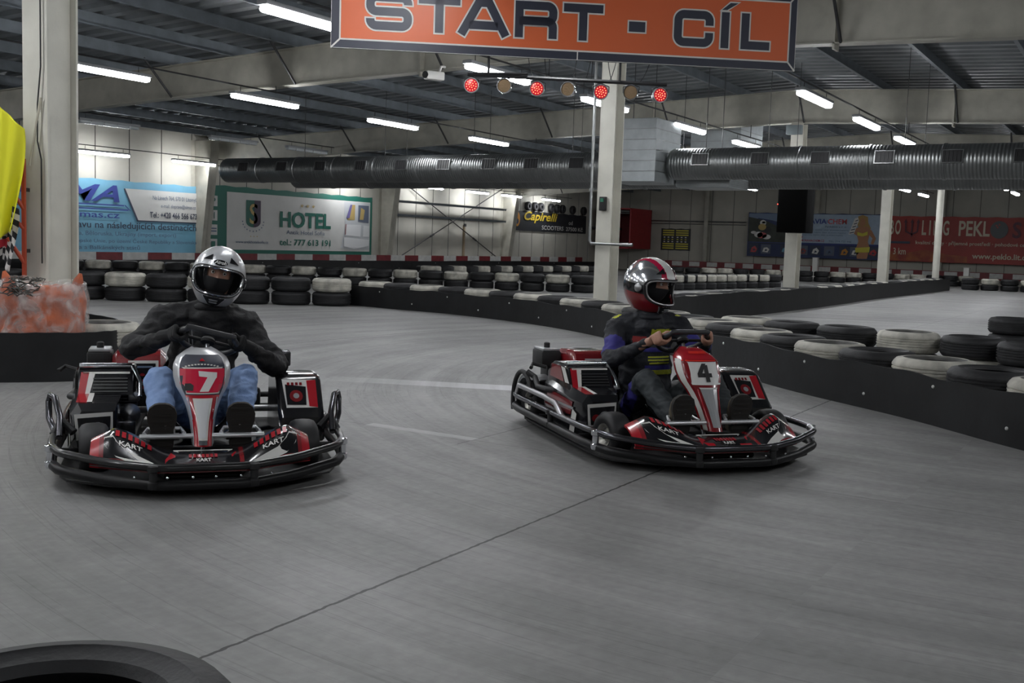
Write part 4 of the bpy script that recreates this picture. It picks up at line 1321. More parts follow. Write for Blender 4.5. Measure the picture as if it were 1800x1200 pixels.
        b.lathe([(.02, -w_ / 2 + .01), (.02, w_ / 2 - .01), (0, w_ / 2 - .005)], blackm, 12, M)
        b.build('rim', o)
    st = math.radians(4 if seven else 10)
    wheel(.50, .42, .133, .135, st); wheel(-.50, .42, .133, .135, st)
    wheel(.53, -.75, .142, .19); wheel(-.53, -.75, .142, .19)
    # rear wheel hoops: black guard arcs behind the rear wheels
    for s in (-1, 1):
        b = MB()
        pts = [(s * .66, -.75 + .20 * math.cos(a), .14 + .21 * math.sin(a)) for a in [math.radians(d) for d in range(20, 205, 15)]]
        b.tube(pts, .016, blackm, 10)
        b.build('wheel_guard', k)
        b = MB()
        pr = [(-.75 + .185 * math.cos(a), .14 + .19 * math.sin(a)) for a in [math.radians(d) for d in range(60, 205, 12)]]
        for (p, q) in zip(pr, pr[1:]):
            b.poly([(s * .645, p[0], p[1]), (s * .50, p[0], p[1]), (s * .50, q[0], q[1]), (s * .645, q[0], q[1])], greybody if not seven else blackm)
            b.poly([(s * .645, p[0], p[1]), (s * .645, q[0], q[1]), (s * .645, -.75 + (q[0] + .75) * .88, .14 + (q[1] - .14) * .88), (s * .645, -.75 + (p[0] + .75) * .88, .14 + (p[1] - .14) * .88)], greybody if not seven else blackm)
        b.build('rear_mudguard', k)
    # --- nose fairing
    fair = redd
    b = MB()
    def nose_profile(x):
        a = abs(x)
        # front y, top z, back y
        fy = .93 - .02 * a if a < .2 else .926 - (a - .2) * .62
        if a < .13: tz = .175 + .02 * a
        elif a < .40: t = (a - .13) / .27; t = t * t * (3 - 2 * t); tz = .178 + .095 * t
        else: tz = .273 - (a - .40) * .55
        by = .70 if a < .16 else .70 - (a - .16) * .35
        return fy, tz, by
    xs = [-.50 + .02 * i for i in range(51)]
    def ny(x, v):        # v 0 at the front lip, 1 at the back edge
        fy, tz, by = nose_profile(x)
        z0 = .115
        if v < .12: return V(x, fy - .004, z0 + (v / .12) * .02)
        t = (v - .12) / .88
        return V(x, fy + (by - fy) * t, (z0 + .02) + (tz - z0 - .02) * math.sin(t * PI / 2) ** .8)
    vs = [0, .06, .12, .2, .3, .42, .55, .7, .85, 1.0]
    g = [[b.bm.verts.new(ny(x, v)) for v in vs] for x in xs]
    under = [[b.bm.verts.new(ny(x, v) - V(0, .0, .012 if v > .1 else 0) + V(0, -.012 if v < .1 else 0, 0)) for v in vs] for x in xs]
    for i in range(len(xs) - 1):
        for j in range(len(vs) - 1):
            a = abs((xs[i] + xs[i + 1]) / 2)
            v = vs[j]
            if a > .455: m_ = red
            elif .17 < a < .44 and .2 <= v < 1: m_ = black
            elif a < .16 and v >= .2: m_ = black
            else: m_ = fair
            b.face([g[i][j], g[i + 1][j], g[i + 1][j + 1], g[i][j + 1]], m_)
            b.face([under[i][j], under[i + 1][j], under[i + 1][j + 1], under[i][j + 1]], blackm)
    for j in range(len(vs) - 1):
        for i in (0, -1): b.face([g[i][j], g[i][j + 1], under[i][j + 1], under[i][j]], red)
    for i in range(len(xs) - 1):
        for j in (0, -1): b.face([g[i][j], g[i + 1][j], under[i + 1][j], under[i][j]], fair)
    def nf(u, v, kk):
        u = -u; p = ny(u, v); d = (ny(u + .005, v) - p).cross(ny(u, v + .01) - p).normalized()
        return p + (d if d.z > 0 else -d) * kk
    f = Flat(b, nf, .0016)
    for s in (-1, 1):
        f.poly([(s * x, y) for x, y in ((.20, .20), (.25, .16), (.32, .17), (.38, .22), (.43, .42), (.44, .70), (.40, .66), (.38, .50), (.34, .36), (.27, .30))], offw, 1)
        f.poly([(s * x, y) for x, y in ((.13, .15), (.17, .15), (.17, .40), (.145, .75), (.125, .60))], red, 1)
        for i in range(6):
            a = s * .24 + s * .028 * i
            f.rect(a - .009, .58 + .012 * i, a + .009, .78 + .012 * i, red, 2)
        f.text('KART', s * .32 - .05, .42, s * .32 + .05, .53, offw, 3, .02)
    f.poly([(-.135, .93), (.135, .93), (.115, .86), (-.115, .86)], offw, 1)
    f.poly([(.135, .93), (.115, .86), (.06, .22), (.085, .22)], offw, 1); f.poly([(-.135, .93), (-.115, .86), (-.06, .22), (-.085, .22)], offw, 1)
    for i in range(7): f.rect(-.066 + .019 * i, .50, -.052 + .019 * i, .66, red, 2)
    f.text('KART', -.033, .32, .033, .45, offw, 3, .02)
    if not seven:
        f.rect(-.49, .14, -.10, .34, red, 4); f.rect(.05, .14, .12, .3, red, 4)
    b.build('nose_fairing', k, sharp=50)
    # --- number fairing in front of the steering wheel
    WZ = [(.195, .050), (.24, .052), (.30, .060), (.35, .072), (.40, .092), (.45, .122), (.50, .136), (.55, .137), (.585, .120), (.61, .085), (.63, .045)]
    def wid(z):
        for (z0, a), (z1, c) in zip(WZ, WZ[1:]):
            if z <= z1: return a + (c - a) * max(0, (z - z0)) / (z1 - z0)
        return WZ[-1][1]
    def fy(z): return .70 - (z - .195) * .62 - max(0, z - .56) * .9
    def fsurf(t, z):
        w2 = wid(z)
        return V(t * w2, fy(z) + .035 * (1 - t * t) - .05 * max(0, abs(t) - .8) * 5, z)
    b = MB()
    zs = [.195 + .015 * i for i in range(30)]
    ts = [-1, -.94, -.86, -.78, -.6, -.4, -.2, 0, .2, .4, .6, .78, .86, .94, 1]
    g = [[b.bm.verts.new(fsurf(t, z)) for t in ts] for z in zs]
    h_ = [[b.bm.verts.new(fsurf(t, z) + V(0, -.022, -.004)) for t in ts] for z in zs]
    for i in range(len(zs) - 1):
        for j in range(len(ts) - 1):
            tt = abs((ts[j] + ts[j + 1]) / 2)
            z = zs[i]
            if seven: m_ = silver if (tt > .78 or z > .592) else (red if z < .42 else navy)
            else: m_ = (offw if tt > .86 else redd) if z < .56 else red
            b.face([g[i][j], g[i][j + 1], g[i + 1][j + 1], g[i + 1][j]], m_)
            b.face([h_[i][j], h_[i][j + 1], h_[i + 1][j + 1], h_[i + 1][j]], blackm)
        for j in (0, -1): b.face([g[i][j], g[i + 1][j], h_[i + 1][j], h_[i][j]], edge)
    for j in range(len(ts) - 1):
        for i in (0, -1): b.face([g[i][j], g[i][j + 1], h_[i][j + 1], h_[i][j]], edge)
    def pf(x, z, kk):
        w2 = wid(z)
        t = max(-1, min(1, -x / w2))      # seen from the front, the viewer's right is the driver's left
        p = fsurf(t, z)
        return p + V(-.25 * t, 1, .5).normalized() * kk
    f = Flat(b, pf, .0018)
    def fpoly(pts, m_, kk):
        # long shapes are cut into strips so they follow the curved face
        f.poly(pts, m_, kk)
    def quadstrip(l, r, m_, kk, n=6):
        for i in range(len(l) - 1):
            for j in range(n):
                def L(a, c, t): return (a[0] + (c[0] - a[0]) * t, a[1] + (c[1] - a[1]) * t)
                f.poly([L(l[i], r[i], j / n), L(l[i], r[i], (j + 1) / n), L(l[i + 1], r[i + 1], (j + 1) / n), L(l[i + 1], r[i + 1], j / n)], m_, kk)
    if seven:
        quadstrip([(-.100, .425), (-.112, .47), (-.112, .545)], [(.100, .425), (.112, .47), (.112, .545)], offw, 1, 8)
        quadstrip([(-.093, .430), (-.105, .47), (-.105, .538)], [(.093, .430), (.105, .47), (.105, .538)], mat('number_red', (.62, .012, .05), .3, coat=.4), 2, 8)
        # figure seven
        quadstrip([(-.018, .528), (-.016, .503)], [(.070, .520), (.068, .495)], white, 3, 4)
        f.poly([(.028, .506), (.068, .500), (.028, .434), (-.014, .434)], white, 3)
        f.poly([(-.085, .438), (-.045, .438), (-.042, .462), (-.055, .472), (-.082, .470)], blackm, 3)
        quadstrip([(-.047, .405), (-.027, .30), (-.02, .215)], [(.047, .405), (.027, .30), (.02, .215)], offw, 2, 4)
        quadstrip([(-.035, .395), (-.019, .30), (-.014, .23)], [(.035, .395), (.019, .30), (.014, .23)], mat('panel_grey', (.66, .67, .69), .35), 3, 4)
        for i in range(11): f.rect(-.082 + .015 * i, .555 - .0004 * (i - 5) ** 2, -.072 + .015 * i, .561 - .0004 * (i - 5) ** 2, offw, 3)
        f.poly([(-.014, .572), (.014, .572), (0, .585)], red, 3)
        for s in (-1, 1): quadstrip([(s * .066, .41), (s * .046, .31)], [(s * .072, .41), (s * .050, .31)], mat('stripe_blue', (.3, .35, .42), .3), 2, 2)
        quadstrip([(-.02, .22), (-.02, .20)], [(.02, .22), (.02, .20)], chrome, 4, 3)
    else:
        plw = mat('number_white', (.74, .74, .72), .4)
        quadstrip([(-.088, .435), (-.108, .48), (-.112, .557)], [(.088, .435), (.108, .48), (.112, .557)], plw, 1, 8)
        # figure four
        f.poly([(-.014, .548), (.012, .548), (-.022, .494), (-.050, .494)], blackm, 3)
        f.rect(-.050, .474, .038, .496, blackm, 3); f.rect(-.006, .450, .020, .540, blackm, 3)
        quadstrip([(-.11, .566), (-.118, .560)], [(.11, .566), (.118, .560)], mat('bright_red', (.75, .03, .02), .2, coat=1), 2, 8)
        quadstrip([(-.052, .61), (-.058, .598)], [(.052, .61), (.058, .598)], mat('bright_red', (.75, .03, .02), .2), 2, 4)
        quadstrip([(-.052, .415), (-.030, .30), (-.024, .215)], [(.052, .415), (.030, .30), (.024, .215)], greybody, 2, 4)
        quadstrip([(-.058, .42), (-.052, .412)], [(.058, .42), (.052, .412)], offw, 3, 4)
        for s in (-1, 1): quadstrip([(s * .060, .41), (s * .034, .24)], [(s * .068, .41), (s * .042, .24)], red, 2, 2)
    b.build('number_fairing', k, sharp=45, norm=True)
    # --- chrome foot bar with clamps
    b = MB(); b.tube([(-.285, .665, .236), (.285, .665, .236)], .0125, alu, 12)
    for s in (-1, 1):
        b.tube([(s * .285, .655, .232), (s * .30, .60, .20), (s * .28, .52, .09)], .011, chrome, 10)
        b.tube([(s * .265, .655, .248), (s * .25, .60, .262), (s * .10, .60, .262), (s * .085, .655, .248)], .010, alu, 10)
        for x in (.27, .12): b.lathe([(.012, -.014), (.019, -.012), (.019, .012), (.012, .014)], chrome, 12, Matrix.Translation((s * x, .655, .232)) @ Matrix.Rotation(PI / 2, 4, 'Y'))
    b.build('foot_bar', k)
    # --- pedals
    for s in (-1, 1):
        b = MB(); b.tube([(s * .17, .50, .08), (s * .17, .62, .16), (s * .17, .655, .29)], .009, steel, 8)
        b.box((s * .17, .645, .27), (.09, .012, .06), steel, bev=.003); b.build('pedal', k)
    # --- steering column, wheel
    wc, wt = V(-.035 if seven else 0, .24, .648 if seven else .655), (V(-.21 if seven else 0, -.50, .86)).normalized()
    b = MB(); b.tube([(0, .58, .12), wc - wt * .02], .011, steel, 10); b.build('steering_column', k)
    wl_ = V(1, 0, 0)
    tilt = math.radians(-11 if seven else 4)
    axX = Matrix.Rotation(-tilt, 3, wt) @ V(1, 0, 0)
    axX = V(1, 0, .24 if seven else 0).normalized()
    axX = (axX - wt * axX.dot(wt)).normalized()
    axY = wt.cross(axX).normalized()
    if axY.y < 0: axY = -axY
    def rim(a, r=.145): return wc + axX * (math.cos(a) * r) + axY * (math.sin(a) * r)
    b = MB()
    ring = []
    for i in range(48):
        a = 2 * PI * i / 48
        rr = .145
        p = rim(a)
        if math.sin(a) > .62: p = wc + axX * (math.cos(a) * .16) + axY * (.145 * .80)   # flattened top of the wheel
        ring.append(p)
    b.tube(ring, .0145, mat('wheel_grip', (.035, .036, .04), .4), 12, closed=True)
    for a in (0, PI, -PI / 2):
        b.tube([wc, rim(a)], .009, blackm, 8)
    b.lathe([(0, -.012), (.035, -.012), (.038, 0), (.03, .014), (0, .016)], blackm, 20, Matrix.Translation(wc) @ wt.to_track_quat('Z', 'Y').to_matrix().to_4x4())
    b.build('steering_wheel', k)
    # --- seat shell
    b = MB()
    def seat(u, v):
        # v runs from the front lip, down, back and up the backrest
        P = [(.10, .16), (.0, .085), (-.14, .07), (-.27, .09), (-.37, .17), (-.43, .30), (-.47, .42), (-.49, .50)]
        W = [.155, .165, .175, .18, .19, .20, .185, .15]
        s = v * (len(P) - 1); i = min(int(s), len(P) - 2); t = s - i
        y, z = P[i][0] + (P[i + 1][0] - P[i][0]) * t, P[i][1] + (P[i + 1][1] - P[i][1]) * t
        w2 = W[i] + (W[i + 1] - W[i]) * t
        a = (u - .5) * 2
        lift = .10 * abs(a) ** 3
        back = max(0, v - .5) * 2
        return V(a * w2, y + lift * back * 1.3, z + lift * (1 - back) + .0)
    b.grid(seat, 20, 28, black)
    o = b.build('seat', k, sharp=80); s_ = o.modifiers.new('t', 'SOLIDIFY'); s_.thickness = .006
    # --- right pod between the wheels
    b = MB()
    secs = []
    for (y, x0, x1, z0, z1) in ((.27, .41, .60, .13, .30), (.24, .40, .62, .09, .335), (.10, .39, .635, .075, .345), (-.30, .39, .635, .075, .375), (-.42, .40, .62, .10, .37)):
        r = .02
        secs.append([(x0, y, z0), (x1 - .03, y, z0), (x1, y, z0 + .04), (x1, y, z1 - .05), (x1 - .035, y, z1), (x0, y, z1)])
    section_loft(b, secs, black)
    f = Flat(b, lambda u, v, kk: V(u, v, .345 + (.10 - v) * .075 + kk), .0018)     # top
    f.poly([(.54, .225), (.595, .225), (.60, -.29), (.54, -.29)], red, 1); f.poly([(.52, .225), (.545, .225), (.545, -.29), (.52, -.29)], offw, 2)
    f.poly([(.42, -.24), (.54, -.24), (.54, -.29), (.42, -.29)], offw, 2)
    for i in range(4): f.rect(.47, -.22 + .06 * i, .53, -.19 + .06 * i, greybody, 3)
    f = Flat(b, lambda u, v, kk: V(.636 + kk, u, v), .0018)                        # outer side
    f.poly([(.09, .10), (.17, .10), (.20, .22), (.13, .24)], offw, 1); f.poly([(-.36, .20), (.10, .20), (.13, .28), (-.30, .30)], redd, 1); f.poly([(-.36, .235), (.14, .235), (.15, .25), (-.36, .25)], greybody, 2)
    f.poly([(-.30, .10), (.05, .10), (.09, .18), (-.30, .18)], black, 1)
    f = Flat(b, lambda u, v, kk: V(u, .272 + kk, v), .002)                         # face towards the front
    f.poly([(.42, .155), (.59, .155), (.60, .285), (.42, .295)], offw, 1); f.poly([(.435, .165), (.575, .165), (.585, .265), (.43, .275)], black, 2)
    f.disc(.49, .215, .035, .03, greybody, 3, 14); f.disc(.545, .205, .025, .022, redd, 3, 12)
    b.build('side_pod', k, sharp=30)
    # --- left pod: tall fuel tank fairing
    b = MB()
    prof = [(.27, .12), (.25, .245), (.20, .285), (.06, .425), (.01, .445), (-.12, .45), (-.38, .42), (-.44, .20), (-.44, .10)]
    secs = []
    for (x, ins) in ((-.395, .03), (-.41, .006), (-.43, 0), (-.60, 0), (-.622, .006), (-.635, .03)):
        cy, cz = -.09, .26
        secs.append([(x, y + (cy - y) * ins * 2, z + (cz - z) * ins * 2) for y, z in prof])
    section_loft(b, secs, black)
    sn_ = V(0, .42, .42).normalized()
    f = Flat(b, lambda u, v, kk: V(-.43 - u, .20 + (.06 - .20) * v, .285 + (.425 - .285) * v) + V(0, .707, .707) * kk, .002)
    f.poly([(.01, .02), (.175, .02), (.175, .95), (-.005, .98)], offw, 1)
    f.poly([(.13, .06), (.175, .02), (.175, .95), (.125, .93)], red, 2)
    f.poly([(.015, .12), (.115, .10), (.12, .72), (.01, .80)], black, 2)
    f.disc(.065, .40, .035, .20, redd, 3, 14); f.disc(.065, .40, .016, .09, greybody, 4, 10)
    for i in range(4): f.rect(.02 + .022 * i, .76, .034 + .022 * i, .86, redd, 3)
    f = Flat(b, lambda u, v, kk: V(-.637 - kk, u, v), .002)
    f.poly([(-.34, .18), (.18, .18), (.16, .24), (-.34, .33)], red, 1)
    b.build('fuel_tank_fairing', k, sharp=35)
    # --- engine on the right: block with fins, hood, rear cover, air box, exhaust
    b = MB()
    b.box((.44, -.12, .20), (.22, .26, .17), blackm, bev=.012)
    for i in range(8): b.box((.44, -.12, .225 + .016 * i), (.25, .24, .006), darkst)
    b.lathe([(0, 0), (.05, 0), (.055, .02), (.03, .04), (0, .045)], steel, 20, Matrix.Translation((.35, -.02, .24)) @ Matrix.Rotation(-PI / 2, 4, 'X'))
    b.box((.37, .02, .17), (.10, .06, .08), gun, bev=.01); b.box((.33, -.05, .33), (.06, .12, .05), steel, bev=.01)
    b.tube([(.38, .03, .13), (.34, .12, .11), (.38, .18, .10)], .012, steel, 8)
    b.build('engine', k)
    b = MB()     # hood: front face leaning back
    prof = [(.03, .345), (-.06, .455), (-.10, .475), (-.30, .475), (-.36, .42), (-.36, .36)]
    secs = [[(x, y - i_, z - i_) for y, z in prof] for x, i_ in ((.32, .02), (.335, 0), (.60, 0), (.615, .02))]
    section_loft(b, secs, black)
    f = Flat(b, lambda u, v, kk: V(u, .03 - .09 * v, .345 + .11 * v) + V(0, .77, .63) * kk, .002)
    f.poly([(.565, .0), (.60, .0), (.59, .98), (.53, .98)], red, 1); f.poly([(.545, .0), (.566, .0), (.55, .98), (.52, .95)], offw, 2)
    f.poly([(.35, .90), (.58, .90), (.58, .99), (.35, .99)], offw, 1)
    for i in range(5): f.rect(.36, .10 + .14 * i, .53, .16 + .14 * i, darkst, 2)
    f = Flat(b, lambda u, v, kk: V(.616 + kk, u, v), .002)
    f.poly([(.01, .37), (-.07, .455), (-.14, .46), (-.06, .37)], offw, 1); f.poly([(-.08, .37), (-.15, .46), (-.30, .46), (-.34, .38)], redd, 1)
    b.build('engine_hood', k, sharp=35)
    b = MB(); b.tube([(.34, -.09, .482), (.60, -.09, .482)], .014, chrome, 12); b.tube([(.34, -.09, .482), (.30, -.05, .40), (.30, .02, .33)], .013, chrome, 10)
    b.build('chrome_bar', k)
    b = MB()     # rear cover, red with a white outline
    prof = [(-.30, .30), (-.39, .50), (-.43, .525), (-.66, .515), (-.70, .47), (-.70, .30)]
    secs = [[(x, y - i_, z - i_) for y, z in prof] for x, i_ in ((.17, .03), (.20, 0), (.43, 0), (.455, .03))]
    section_loft(b, secs, redd)
    f = Flat(b, lambda u, v, kk: V(u, -.30 - .09 * v, .30 + .20 * v) + V(0, .91, .41) * kk, .002)
    f.poly([(.21, .0), (.38, .0), (.37, .88), (.21, .88)], offw, 1); f.poly([(.225, .0), (.36, .0), (.35, .80), (.225, .80)], black, 2)
    for i in range(3): f.disc(.255, .50 - .17 * i, .018, .055, greybody, 3, 12); f.disc(.295, .50 - .17 * i, .014, .04, redd, 3, 10)
    f.rect(.24, .68, .34, .73, inkg, 3)
    f = Flat(b, lambda u, v, kk: V(u, v, .527 + (v + .43) * .043 + kk), .002)
    f.poly([(.22, -.45), (.40, -.45), (.40, -.62), (.22, -.62)], offw, 1); f.poly([(.24, -.47), (.38, -.47), (.38, -.60), (.24, -.60)], black, 2)
    b.build('engine_cover', k, sharp=35)
    b = MB(); b.box((.53, -.66, .455), (.135, .20, .10), blackm, bev=.012); b.box((.53, -.66, .512), (.12, .19, .018), greybody, bev=.008)
    b.lathe([(.02, 0), (.02, .03), (.012, .035), (0, .035)], blackm, 12, Matrix.Translation((.53, -.66, .52)))
    b.build('air_box', k)
    b = MB(); b.box((.36, -.83, .33), (.26, .14, .20), blackm, bev=.015); b.build('battery_box', k)
    b = MB(); b.box((-.51, -.66, .46), (.07, .12, .09), gun, bev=.01); b.box((-.51, -.66, .39), (.03, .03, .1), blackm); b.build('rear_box', k)
    b = MB(); b.tube([(.58, -.18, .30), (.66, -.25, .30), (.655, -.45, .29), (.62, -.62, .33), (.66, -.66, .36)], .018, darkst, 10)
    b.tube([(.62, -.40, .42), (.70, -.44, .44), (.73, -.38, .42)], .012, blackm, 8); b.build('exhaust_pipe', k)
    b = MB(); b.box((0, -1.00, .17), (.80, .05, .13), blackm, bev=.02); b.build('rear_bumper', k)
    return dict(k=k, rim=rim, wc=wc, axX=axX, axY=axY, wt=wt)
K7 = kart('go_kart', V(3.99, 4.35, 0), math.radians(-131), 'black, red and silver go-kart number 7 at left, ridden by the silver helmet', 7)
K4 = kart('go_kart', V(6.09, 2.585, 0), math.radians(-131.3), 'dark red and black go-kart number 4 with chrome-edged bumper, beside the long barrier', 4)

# ================================================================== RIDERS
def skinned(chains, sub=2):
    """chains: lists of (point, radius or (width, depth)); each is swept into one smooth tapering closed limb with round ends"""
    bm = bmesh.new()
    for c in chains:
        P = [Vector(p) for p, r in c]
        Rr = [r if isinstance(r, tuple) else (r, r) for p, r in c]
        pts, rad = [], []
        n = len(P)
        K = 6 if sub > 1 else 4
        for i in range(n - 1):
            p0, p1, p2, p3 = P[max(i - 1, 0)], P[i], P[i + 1], P[min(i + 2, n - 1)]
            for k in range(K):
                t = k / K
                cr = .5 * ((2 * p1) + (-p0 + p2) * t + (2 * p0 - 5 * p1 + 4 * p2 - p3) * t * t + (-p0 + 3 * p1 - 3 * p2 + p3) * t ** 3)
                pts.append(cr.lerp(p1.lerp(p2, t), .45))
                q = t * t * (3 - 2 * t)
                rad.append((Rr[i][0] * (1 - q) + Rr[i + 1][0] * q, Rr[i][1] * (1 - q) + Rr[i + 1][1] * q))
        pts.append(P[-1]); rad.append(Rr[-1])
        # round ends
        for end in (0, 1):
            a, d = (pts[0], (pts[0] - pts[1]).normalized()) if end == 0 else (pts[-1], (pts[-1] - pts[-2]).normalized())
            r = rad[0] if end == 0 else rad[-1]
            m_ = min(r)
            add = [(a + d * m_ * math.sin(x), (r[0] * math.cos(x), r[1] * math.cos(x))) for x in (.35, .7, 1.05, 1.35, 1.5)]
            if end == 0:
                pts = [x[0] for x in reversed(add)] + pts; rad = [x[1] for x in reversed(add)] + rad
            else:
                pts += [x[0] for x in add]; rad += [x[1] for x in add]
        seg = 20 if sub > 1 else 12
        rings = []
        m = len(pts)
        for i in range(m):
            T = (pts[min(i + 1, m - 1)] - pts[max(i - 1, 0)]).normalized()
            X = Vector((1, 0, 0))
            if abs(T.x) > .92: X = Vector((0, 0, 1))
            X = (X - T * X.dot(T)).normalized()
            Y = T.cross(X)
            rings.append([bm.verts.new(pts[i] + X * (rad[i][0] * math.cos(2 * PI * k / seg)) + Y * (rad[i][1] * math.sin(2 * PI * k / seg))) for k in range(seg)])
        for A_, B_ in zip(rings, rings[1:]):
            for k in range(seg):
                bm.faces.new([A_[k], A_[(k + 1) % seg], B_[(k + 1) % seg], B_[k]])
        bm.faces.new(list(reversed(rings[0]))); bm.faces.new(rings[-1])
    bmesh.ops.recalc_face_normals(bm, faces=bm.faces)
    out = bpy.data.meshes.new('s')
    bm.to_mesh(out); bm.free()
    return out
def fuse(meshes, vox, smooth=4, noise_amp=0., nscale=9., seed=0.):
    """closed pieces fused into one continuous skin"""
    bm = bmesh.new()
    for m in meshes: bm.from_mesh(m)
    me = bpy.data.meshes.new('f'); bm.to_mesh(me); bm.free()
    o = bpy.data.objects.new('f', me); COL.objects.link(o)
    r = o.modifiers.new('r', 'REMESH'); r.mode = 'VOXEL'; r.voxel_size = vox; r.use_smooth_shade = True
    if smooth:
        s = o.modifiers.new('s', 'SMOOTH'); s.iterations = smooth; s.factor = .5
    dg = bpy.context.evaluated_depsgraph_get()
    out = bpy.data.meshes.new_from_object(o.evaluated_get(dg))
    bpy.data.objects.remove(o); bpy.data.meshes.remove(me)
    # keep the outer skin only: drop any small shells closed off inside
    bm = bmesh.new(); bm.from_mesh(out)
    seen, parts = set(), []
    for v in bm.verts:
        if v.index in seen: continue
        st, comp = [v], []
        seen.add(v.index)
        while st:
            a = st.pop(); comp.append(a)
            for e_ in a.link_edges:
                w_ = e_.other_vert(a)
                if w_.index not in seen: seen.add(w_.index); st.append(w_)
        parts.append(comp)
    print('shells', sorted(len(c) for c in parts)[-6:])
    parts.sort(key=len)
    bmesh.ops.delete(bm, geom=[v for c in parts[:-1] for v in c], context='VERTS')
    bm.to_mesh(out); bm.free()
    if noise_amp:
        ns = [v.normal.copy() for v in out.vertices]
        for v, n in zip(out.vertices, ns):
            p = v.co
            a = noise.noise(Vector((p.x * nscale, p.y * nscale, p.z * nscale * 1.8)) + Vector((seed, 0, 0)))
            c = abs(noise.noise(Vector((p.x * nscale * 1.7 + 4, p.y * nscale * 1.7, p.z * nscale * 2.6))))
            v.co = p + n * (noise_amp * (a * .9 - c * .8))
    return out
def obj_from(me, name, parent, mats, rule=None):
    for m in mats: me.materials.append(m)
    for i, p in enumerate(me.polygons):
        p.material_index = rule(p.center) if rule else 0
        p.use_smooth = True
    o = bpy.data.objects.new(name, me); COL.objects.link(o); o.parent = parent
    return o
def head_mesh(c, R):
    """head with brow, eye sockets, nose, mouth and ears. face towards local +Y; R turns it"""
    b = MB()
    def fn(u, v):
        az, el = u * 2 * PI, (v - .5) * PI
        x, y, z = math.sin(az) * math.cos(el), math.cos(az) * math.cos(el), math.sin(el)
        p = Vector((x * .073, y * .094, z * .118))
        if z < 0: p.x *= 1 - .28 * z * z; p.y *= 1 - .10 * z * z
        if y > 0:
            fx, fz = p.x, p.z
            g = lambda cx, cz, sx, sz: math.exp(-((fx - cx) / sx) ** 2 - ((fz - cz) / sz) ** 2)
            p.y += .024 * g(0, -.020, .011, .020) + .010 * g(0, .01, .010, .03)            # nose
            p.y -= .012 * (g(.031, .012, .016, .012) + g(-.031, .012, .016, .012))          # sockets
            p.y += .006 * (g(.030, .034, .022, .008) + g(-.030, .034, .022, .008))          # brow
            p.y += .006 * g(0, -.058, .022, .006) - .004 * g(0, -.052, .02, .003) + .008 * g(0, -.09, .02, .016)
        return p
    b.grid(fn, 72, 48, skin)
    bmesh.ops.remove_doubles(b.bm, verts=b.bm.verts, dist=.0004)
    for s in (-1, 1): b.ball((s * .074, -.005, .0), (.008, .018, .030), skin, 12)
    bmesh.ops.transform(b.bm, matrix=Matrix.Translation(c) @ R.to_4x4(), verts=b.bm.verts)
    me = bpy.data.meshes.new('h'); b.bm.to_mesh(me); b.bm.free()
    return me
def hand_chains(wrist, rimp, t, out, fwd, thumb=1, k=1.):
    """five fingers closed round a bar at rimp. t: along the bar (index side), out: away from the wheel's centre, fwd: away from the rider"""
    t, out, fwd = t.normalized(), out.normalized(), fwd.normalized()
    ch = []
    lens = [(.030, 1.0), (.010, 1.08), (-.011, 1.02), (-.031, .85)]
    for j, (o_, L) in enumerate(lens):
        base = rimp + t * o_ + out * .036 - fwd * .026
        def P(a, r): return rimp + t * (o_ * .96) + (out * math.cos(a) + fwd * math.sin(a)) * r * L
        ch.append([(wrist + t * o_ * .45 + (base - wrist) * .12, .0155 * k), (wrist.lerp(base, .55) + t * o_ * .3, .0150 * k), (base, .0115 * k), (P(math.radians(35), .038), .0100 * k), (P(math.radians(95), .034), .0092 * k), (P(math.radians(150), .030), .0084 * k), (P(math.radians(195), .026), .0068 * k)])
    tb = wrist.lerp(rimp, .45) + t * .022 - fwd * .012
    ch.append([(tb, .0150 * k), (tb + t * .022 + (rimp - tb) * .30, .0128 * k), (rimp + t * .046 - fwd * .022 - out * .004, .0108 * k), (rimp + t * .040 - fwd * .010 - out * .022, .0090 * k)])
    return ch
